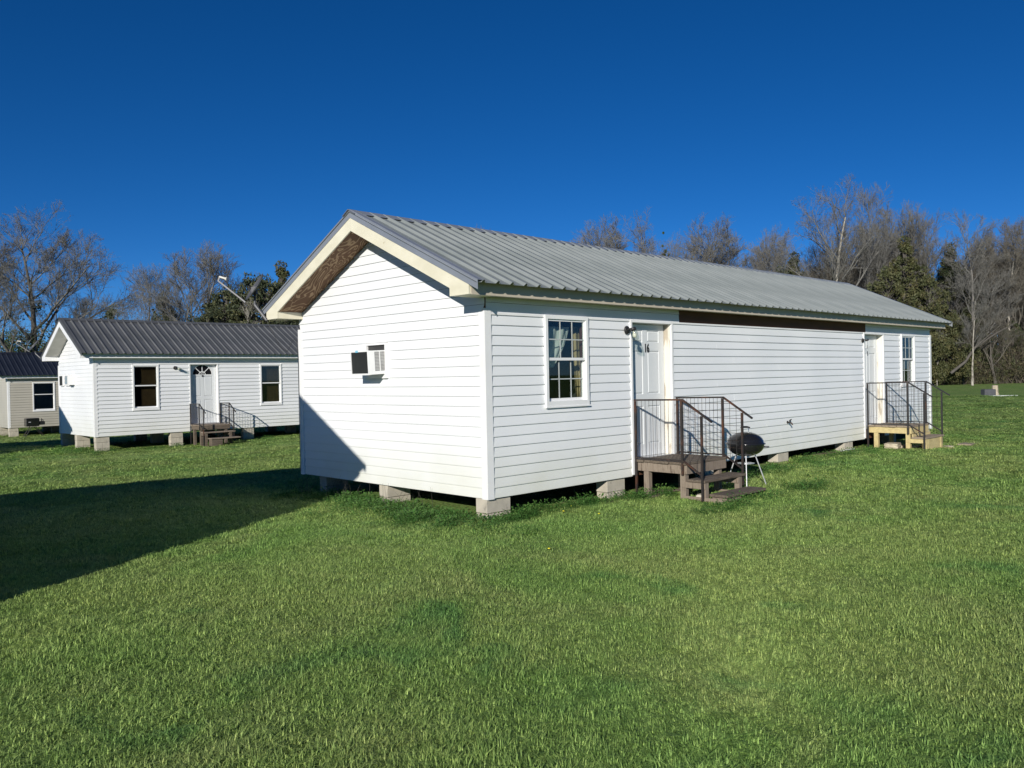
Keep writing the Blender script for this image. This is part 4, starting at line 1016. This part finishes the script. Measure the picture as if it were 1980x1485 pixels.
# right, beyond the ridge
tree('round', 938, 442, 150, 'faint distant tree top just over the ridge, alone', 'bark_brown', 'twig_grey', .8)
tree('round', 1182, 425, 128, 'rounded bare tree, leftmost of the row above the ridge', 'bark_brown', 'twig_grey', 1.25)
tree('slim', 1228, 465, 128, 'small bare tree between the rounded one and the one with thick limbs', 'bark_brown', 'twig_grey', 1.0)
tree('syc', 1290, 412, 118, 'open bare tree with thick crooked limbs and dark clumps above the ridge', 'bark_brown', 'twig_grey', .9, ivy=[(.72,.25,3),(.86,.2,2)])
tree('tall', 1345, 425, 124, 'upright bare tree right of the crooked-limbed one', 'bark_brown', 'twig_grey', 1.3)
tree('round', 1402, 432, 124, 'dense rounded bare tree above the ridge, widest of its row', 'bark_brown', 'twig_grey', 1.4)
tree('vase', 1478, 470, 118, 'low bare tree in the dip of the tree line', 'bark_brown', 'twig_grey', 1.25)
tree('round', 1505, 442, 126, 'bare tree in the dip, taller and further back', 'bark_brown', 'twig_grey', .85)
tree('cedar', 1540, 488, 108, 'pointed dark evergreen low against the ridge, left of the tall sycamore', 'bark_brown', 'cedar', 1.25)
tree('cedar_b', 1515, 515, 110, 'low evergreen shrub tree beside the pointed one', 'bark_brown', 'cedar', 1.1)
tree('syc', 1622, 358, 98, 'tallest tree, a sycamore with pale limbs reaching left', 'bark_pale', 'twig_grey', .95, rz=1.2)
tree('vase', 1690, 366, 104, 'tall spreading bare tree directly right of the pale-limbed sycamore', 'bark_grey', 'twig_grey', .85)
tree('round', 1748, 395, 106, 'tall bare tree rising behind the big olive cedar', 'bark_brown', 'twig_grey', .9)
tree('tall', 1790, 425, 104, 'bare tree whose right side slopes down to the sky gap', 'bark_brown', 'twig_grey', 1.0)
tree('round', 1590, 500, 108, 'short bare tree under the left limbs of the sycamore', 'bark_brown', 'twig_brown', 1.2)
tree('cedar', 1752, 458, 92, 'big olive-green cedar, tallest evergreen on the right', 'bark_brown', 'cedar2', 1.35)
tree('cedar_b', 1718, 515, 90, 'olive evergreen at the left foot of the big cedar', 'bark_brown', 'cedar2', 1.1)
tree('cedar_b', 1800, 530, 90, 'olive evergreen at the right foot of the big cedar', 'bark_brown', 'cedar2', 1.0)
tree('cedar_b', 1690, 560, 94, 'dark evergreen just above the roof slope of the near cabin', 'bark_brown', 'cedar', 1.0)
tree('cedar', 1842, 470, 102, 'round-topped dark pine at the sky gap', 'bark_brown', 'cedar', 1.2)
tree('tall', 1898, 412, 96, 'tall upright bare tree, highest right of the sky gap', 'bark_grey', 'twig_grey', 1.15)
tree('round', 1925, 445, 102, 'bare tree close behind the tall upright one', 'bark_brown', 'twig_brown', 1.0)
tree('vase', 1962, 430, 98, 'bare tree with a pale forked stem near the right frame edge', 'bark_pale', 'twig_brown', 1.0)
tree('tall', 2005, 415, 100, 'tall bare tree cut by the right frame edge', 'bark_brown', 'twig_brown', 1.1)
tree('round', 2050, 430, 104, 'bare tree outside the right frame edge', 'bark_brown', 'twig_brown', 1.1)
tree('slim', 1880, 545, 86, 'slender pale-barked tree at the lawn edge, its trunk standing clear', 'bark_pale', 'twig_grey', 1.1, rz=.4)
tree('slim', 1812, 610, 88, 'thin pale birch-like tree right beside the far end of the near cabin', 'bark_pale', 'twig_grey', .7, rz=2.2)
tree('vase', 1925, 590, 90, 'low brushy tree with arching brown branches at the lawn edge', 'bark_brown', 'twig_brown', 1.4)
tree('vase', 1862, 620, 90, 'low brushy tree with tangled branches behind the slender pale tree', 'bark_brown', 'twig_brown', 1.3)
tree('cedar_b', 1845, 600, 94, 'olive evergreen low in the wood beyond the far eave', 'bark_brown', 'cedar2', .9)
tree('cedar_b', 1905, 640, 92, 'dark evergreen low in the wood behind the pale trunk', 'bark_brown', 'cedar', 1.0)
tree('cedar_b', 1960, 620, 95, 'dark evergreen low in the wood at the right frame edge', 'bark_brown', 'cedar', 1.2)
fl = thing('fallen_limb', 'fallen grey limb leaning up to the right across the far brush', 'fallen limb', tuple(at(1838, 722, 86)))
P0 = Vector(at(1838, 722, 86))
m_ = MB(); m_.tube([(0,0,0), Vector(at(1866, 700, 86))-P0, Vector(at(1885, 672, 86))-P0, Vector(at(1925, 645, 87))-P0, Vector(at(1968, 622, 88))-P0], [.15,.14,.12,.07,.03], 7); m_.tube([Vector(at(1885, 672, 86))-P0, Vector(at(1935, 628, 86))-P0], [.08,.03], 5); m_.build('limb', MAT['bark_brown'], fl)

# ------------------------------------------------------------------ scattered growth (geometry nodes, stuff)
def scatter(name, P, rot, scl, idx, protos, kind='stuff', label=None, cat=None):
    """one object: points carrying rotation, scale and which clump to set there"""
    src = bpy.data.collections.new(name+'_clumps')
    for i, me in enumerate(protos):
        o = bpy.data.objects.new('%s_clump_%02d' % (name, i), me); src.objects.link(o)
    me = bpy.data.meshes.new(name); me.vertices.add(len(P)); me.vertices.foreach_set('co', np.asarray(P, np.float32).ravel())
    for nm, ty, dat in (('rot', 'FLOAT_VECTOR', rot), ('scl', 'FLOAT_VECTOR', scl)):
        a = me.attributes.new(nm, ty, 'POINT'); a.data.foreach_set('vector', np.asarray(dat, np.float32).ravel())
    a = me.attributes.new('idx', 'INT', 'POINT'); a.data.foreach_set('value', np.asarray(idx, np.int32))
    ob = link(name, me, None, None, label, cat, None, kind)
    ng = bpy.data.node_groups.new(name+'_nodes', 'GeometryNodeTree')
    ng.interface.new_socket('Geometry', in_out='INPUT', socket_type='NodeSocketGeometry'); ng.interface.new_socket('Geometry', in_out='OUTPUT', socket_type='NodeSocketGeometry')
    N = ng.nodes; gi = N.new('NodeGroupInput'); go = N.new('NodeGroupOutput'); ip = N.new('GeometryNodeInstanceOnPoints'); ci = N.new('GeometryNodeCollectionInfo')
    ci.inputs['Collection'].default_value = src; ci.inputs['Separate Children'].default_value = True; ci.inputs['Reset Children'].default_value = True
    def attr(nm, ty):
        n = N.new('GeometryNodeInputNamedAttribute'); n.data_type = ty; n.inputs['Name'].default_value = nm; return n.outputs[0]
    mp = N.new('GeometryNodeMeshToPoints')
    ng.links.new(gi.outputs[0], mp.inputs[0]); ng.links.new(mp.outputs[0], ip.inputs['Points']); ng.links.new(ci.outputs[0], ip.inputs['Instance'])
    ip.inputs['Pick Instance'].default_value = True
    ng.links.new(attr('idx', 'INT'), ip.inputs['Instance Index']); ng.links.new(attr('rot', 'FLOAT_VECTOR'), ip.inputs['Rotation']); ng.links.new(attr('scl', 'FLOAT_VECTOR'), ip.inputs['Scale'])
    ng.links.new(ip.outputs[0], go.inputs[0])
    md = ob.modifiers.new('scatter', 'NODES'); md.node_group = ng
    return ob

def grass_mat(name, dark=False):
    m = bpy.data.materials.new(name); m.use_nodes = True; t = m.node_tree; b = t.nodes['Principled BSDF']; b.inputs['Roughness'].default_value = .62; b.inputs['Specular IOR Level'].default_value = .25
    g = t.nodes.new('ShaderNodeNewGeometry'); c = grass_color_nodes(t, g.outputs['Position'])
    # blade to blade variation
    at_ = t.nodes.new('ShaderNodeAttribute'); at_.attribute_name = 'tone'
    rp = t.nodes.new('ShaderNodeValToRGB'); e = rp.color_ramp.elements
    e[0].position = 0; e[0].color = (.34,.42,.32,1); e[1].position = 1; e[1].color = (2.5,2.1,2.3,1)
    e2 = rp.color_ramp.elements.new(.45); e2.color = (1,1,1,1); 
    t.links.new(at_.outputs['Fac'], rp.inputs['Fac'])
    mu = t.nodes.new('ShaderNodeMix'); mu.data_type = 'RGBA'; mu.blend_type = 'MULTIPLY'; mu.inputs['Factor'].default_value = 1
    t.links.new(c, mu.inputs['A']); t.links.new(rp.outputs[0], mu.inputs['B'])
    out = mu.outputs['Result']
    if dark:
        mx = t.nodes.new('ShaderNodeMix'); mx.data_type = 'RGBA'; mx.inputs['Factor'].default_value = .85; mx.inputs['B'].default_value = (.05,.16,.03,1); t.links.new(out, mx.inputs['A']); out = mx.outputs['Result']
    t.links.new(out, b.inputs['Base Color'])
    tl = t.nodes.new('ShaderNodeBsdfTranslucent'); t.links.new(out, tl.inputs['Color']); ms = t.nodes.new('ShaderNodeMixShader'); ms.inputs[0].default_value = .32
    o = t.nodes['Material Output']; t.links.new(b.outputs[0], ms.inputs[1]); t.links.new(tl.outputs[0], ms.inputs[2]); t.links.new(ms.outputs[0], o.inputs[0])
    return m
MAT['grass'] = grass_mat('grass_blades'); MAT['weed'] = grass_mat('weed_leaves', True)

def tuft(seed, n, R, h, w, lean=1.25):
    rn = np.random.default_rng(seed); vs = []; fs = []; tone = []
    taz = rn.uniform(0, 6.283)
    for i in range(n):
        a = rn.uniform(0, 6.283); r = R*math.sqrt(rn.random()); bx, by = r*math.cos(a), r*math.sin(a)
        hh = h*rn.uniform(.5, 1.15); az = taz+rn.normal(0, .9); ln = abs(rn.normal(0, lean))*hh; ln = min(ln, 2.0*hh)
        wx, wy = -math.sin(az)*w*rn.uniform(.6, 1.2)/2, math.cos(az)*w*rn.uniform(.6, 1.2)/2
        dx, dy = math.cos(az), math.sin(az); n0 = len(vs)
        vs += [(bx-wx, by-wy, -.01), (bx+wx, by+wy, -.01), (bx+dx*ln*.3-wx*.8, by+dy*ln*.3-wy*.8, hh*.6), (bx+dx*ln*.3+wx*.8, by+dy*ln*.3+wy*.8, hh*.6), (bx+dx*ln, by+dy*ln, hh*(1-.25*ln/hh*.6))]
        fs += [(n0, n0+1, n0+3, n0+2), (n0+2, n0+3, n0+4)]; tn = rn.beta(2.2, 2.6); tone += [tn]*5
    me = bpy.data.meshes.new('grass_tuft'); me.from_pydata(vs, [], fs); a = me.attributes.new('tone', 'FLOAT', 'POINT'); a.data.foreach_set('value', np.array(tone, np.float32)); me.materials.append(MAT['grass']); return me

rn = np.random.default_rng(77)
def wedge_points(n_per, d0, d1, ang0=-37, ang1=37):
    """points with even density in log distance from the camera, over the ground in front of it"""
    n = n_per; u = rn.random(n); d = d0*(d1/d0)**u; return d
PTS = []; SC_ = []
yaw = math.atan2(F_[1], F_[0])
def lay(n, d0, d1, power, half=36):
    if power == 2: d = np.sqrt(rn.uniform(d0**2, d1**2, n))
    else: d = d0*(d1/d0)**rn.random(n)
    a = yaw+np.radians(rn.uniform(-half, half, n)); return CAM[0]+d*np.cos(a), CAM[1]+d*np.sin(a), d
x1, y1, d1 = lay(38000, 2.6, 9, 2, 44); s1 = np.ones_like(d1)
x2, y2, d2 = lay(80000, 9, 70, 1, 38); s2 = (d2/9)
x = np.concatenate([x1, x2]); y = np.concatenate([y1, y2]); s = np.concatenate([s1, s2]); dist = np.concatenate([d1, d2])
inside = (x > -.15) & (x < 15.55) & (y > .12) & (y < 4.6)
bw = bare_w(x, y); keep = (~inside) & (rn.random(len(x)) > bw*.93)
x, y, s, bw, dist = x[keep], y[keep], s[keep], bw[keep], dist[keep]
z = ground_z(x, y)+.0
lump = np.sin(x*2.1+1.3*np.sin(y*1.7))*np.sin(y*2.4+1.1*np.sin(x*1.3))
zs = (.85+.28*lump+rn.normal(0, .24, len(x)))*(1-.5*bw)*np.clip(1-(dist-15)/90, .5, 1)
rot = np.stack([rn.normal(0, .05, len(x)), rn.normal(0, .05, len(x)), rn.uniform(0, 6.283, len(x))], 1)
scl = np.stack([s, s, np.clip(zs, .3, 1.6)], 1)
tufts = [tuft(100+i, 44, .08, .056, .0074) for i in range(12)]
scatter('grass', np.stack([x, y, z], 1), rot, scl, rn.integers(0, 12, len(x)), tufts)

# broad-leaved weeds in the shade of the gable and by the piers
def weed(seed):
    r_ = np.random.default_rng(seed); vs = []; fs = []; tone = []
    for i in range(70):
        a = r_.uniform(0, 6.283); r = .16*math.sqrt(r_.random()); h = r_.uniform(.015, .09); b0 = np.array([r*math.cos(a), r*math.sin(a), 0]); d = np.array([math.cos(a+r_.normal(0, .8)), math.sin(a+r_.normal(0, .8)), .4]); L = r_.uniform(.022, .045); sd = np.cross(d, (0, 0, 1)); sd /= np.linalg.norm(sd)
        c = b0+np.array([0, 0, h]); n0 = len(vs); w = L*.3
        vs += [tuple(c), tuple(c+d*L*.5+sd*w), tuple(c+d*L), tuple(c+d*L*.5-sd*w), tuple(b0+sd*.002), tuple(b0-sd*.002)]
        fs += [(n0, n0+1, n0+2, n0+3), (n0+4, n0, n0+5)]; tone += [r_.random()]*6
    me = bpy.data.meshes.new('weed_clump'); me.from_pydata(vs, [], fs); a = me.attributes.new('tone', 'FLOAT', 'POINT'); a.data.foreach_set('value', np.array(tone, np.float32)); me.materials.append(MAT['weed']); return me
wp = []
def wblob(cx, cy, sx, sy, n):
    for _ in range(n): wp.append((rn.normal(cx, sx), rn.normal(cy, sy)))
wblob(-.30, 1.1, .25, .75, 170); wblob(-.25, 2.9, .22, .7, 90); wblob(.55, -.12, .5, .10, 30); wblob(1.5, -.1, .5, .12, 26); wblob(3.0, -.25, .25, .12, 22); wblob(2.9, -1.75, .5, .12, 26); wblob(4.9, -1.75, .4, .15, 24)
wblob(5.5, -.35, 1.2, .2, 40); wblob(-.45, 4.2, .3, .4, 30); wblob(1.5, 21.5, .3, .9, 40); wblob(4, 20.6, 1.6, .15, 40); wblob(9.5, -.3, 1.2, .15, 22); wblob(-.7, 1.2, .3, .8, 50)
wp = np.array(wp); ok = ~((wp[:,0] > .0) & (wp[:,0] < 15.4) & (wp[:,1] > .15) & (wp[:,1] < 4.5)); wp = wp[ok]
n = len(wp); sw = rn.uniform(.6, 1.15, n)
scatter('weeds', np.stack([wp[:,0], wp[:,1], ground_z(wp[:,0], wp[:,1])], 1), np.stack([np.zeros(n), np.zeros(n), rn.uniform(0, 6.28, n)], 1), np.stack([sw, sw, sw*rn.uniform(.6, 1.7, n)], 1), rn.integers(0, 5, n), [weed(200+i) for i in range(5)])

# dandelions
MAT['yellow'] = mat('dandelion', (.75,.65,.03), (.6,.5,.02), rough=.7)
fp = [(.95,-.42),(1.35,-.2),(1.1,-.9),(-.9,-1.9)]
fm = MB()
for x_, y_ in fp:
    zz = gz(x_, y_); fm.lathe([(0,.055),(.012,.056),(.017,.062),(.0,.068)], 8, (x_, y_, zz))
fm.build('dandelions', MAT['yellow'], None, kind='stuff')
# dry stems by the gable
ds = MB()
for k in range(46):
    x_, y_ = rn.normal(-.22, .12), rn.uniform(1.0, 4.3); zz = gz(x_, y_); h = rn.uniform(.15, .38); a = rn.uniform(0, 6.28)
    ds.tube([(x_, y_, zz), (x_+.05*math.cos(a), y_+.05*math.sin(a), zz+h*.6), (x_+.12*math.cos(a), y_+.12*math.sin(a), zz+h)], [.003,.002,.001], 3, False, False)
ds.build('dry_stems', MAT['twig_brown'], None, kind='stuff')

# undergrowth: brush along the far wood edge, and the mass of the wood behind
def bush(seed, leafy):
    m = MB(); r_ = np.random.default_rng(seed)
    for i in range(70):
        a = r_.uniform(0, 6.283); p = np.array([r_.normal(0, .8), r_.normal(0, .8), 0]); d = np.array([math.cos(a)*.6, math.sin(a)*.6, 1])+r_.normal(0, .2, 3); L = r_.uniform(1, 3.2)
        p2 = p+d/np.linalg.norm(d)*L*.5; p3 = p2+(d+r_.normal(0, .5, 3))/1.4*L*.5
        m.tube([p, p2, p3], [.03,.02,.006], 3, False, False)
        for j in range(3):
            q_ = p2+(p3-p2)*r_.random(); m.tube([q_, q_+r_.normal(0, .35, 3)+np.array([0, 0, .3])], [.012,.003], 3, False, False)
    me1 = m
    cs = [(r_.normal(0, .9), r_.normal(0, .9), r_.uniform(.2, 1.9)) for _ in range(12)]
    lc = leaf_cloud(cs, [r_.uniform(.3, .8) for _ in cs], 3600 if leafy else 2200, .09, seed)
    me = MB(); me.add(m.v, m.f); k = len(me.f); me.add(lc.v, lc.f)
    mm = me.mesh('brush', MAT['brush_stem']); mm.materials.append(MAT['brush' if leafy else 'cedar2'])
    for i, pol_ in enumerate(mm.polygons):
        if i >= k: pol_.material_index = 1
    return mm
bp_ = []
for k in range(330):
    px_ = rn.uniform(1780, 2150); D = rn.uniform(91, 106); p = at(px_, 742, D); bp_.append((p[0], p[1], gz(p[0], p[1]), rn.uniform(.6, 1.7)*(.6 if D < 93 else 1.1)))
for k in range(120):
    px_ = rn.uniform(-120, 640); D = rn.uniform(60, 74); p = at(px_, 742, D); bp_.append((p[0], p[1], gz(p[0], p[1]), rn.uniform(1.0, 1.8)))
for k in range(160):
    px_ = rn.uniform(1000, 1790); D = rn.uniform(100, 125); p = at(px_, 742, D); bp_.append((p[0], p[1], gz(p[0], p[1]), rn.uniform(1.0, 2.2)))
bp_ = np.array(bp_); n = len(bp_)
scatter('undergrowth', bp_[:, :3], np.stack([np.zeros(n), np.zeros(n), rn.uniform(0, 6.28, n)], 1), np.stack([bp_[:,3]]*3, 1), rn.integers(0, 4, n), [bush(300+i, i % 2) for i in range(4)])
fw = []
for k in range(130):
    px_ = rn.uniform(1560, 2200); D = rn.uniform(104, 135); p = at(px_, 742, D); fw.append((p[0], p[1], gz(p[0], p[1]), (rn.uniform(.95, 1.4) if px_ < 1790 else rn.uniform(.6, .95) if px_ < 1865 else rn.uniform(.9, 1.3))*(1 if px_ > 1600 else .8)))
for k in range(30):
    px_ = rn.uniform(-150, 480); D = rn.uniform(76, 95); p = at(px_, 742, D); fw.append((p[0], p[1], gz(p[0], p[1]), rn.uniform(.28, .45)))
for k in range(34):
    px_ = rn.uniform(1040, 1560); D = rn.uniform(125, 150); p = at(px_, 742, D); fw.append((p[0], p[1], gz(p[0], p[1]), rn.uniform(1.0, 1.5)))
fw = np.array(fw); n = len(fw)
def joined_tree(key):
    tk, cr, _ = PROTO[key]; m = MB(); m.add(tk.v, tk.f); m.add(cr.v, cr.f); return m.mesh('far_tree', MAT['twig_brown'])
scatter('far_woods', fw[:, :3], np.stack([np.zeros(n), np.zeros(n), rn.uniform(0, 6.28, n)], 1), np.stack([fw[:,3]*1.0]*3, 1), rn.integers(0, 3, n), [joined_tree(k) for k in ('round', 'tall', 'vase')])
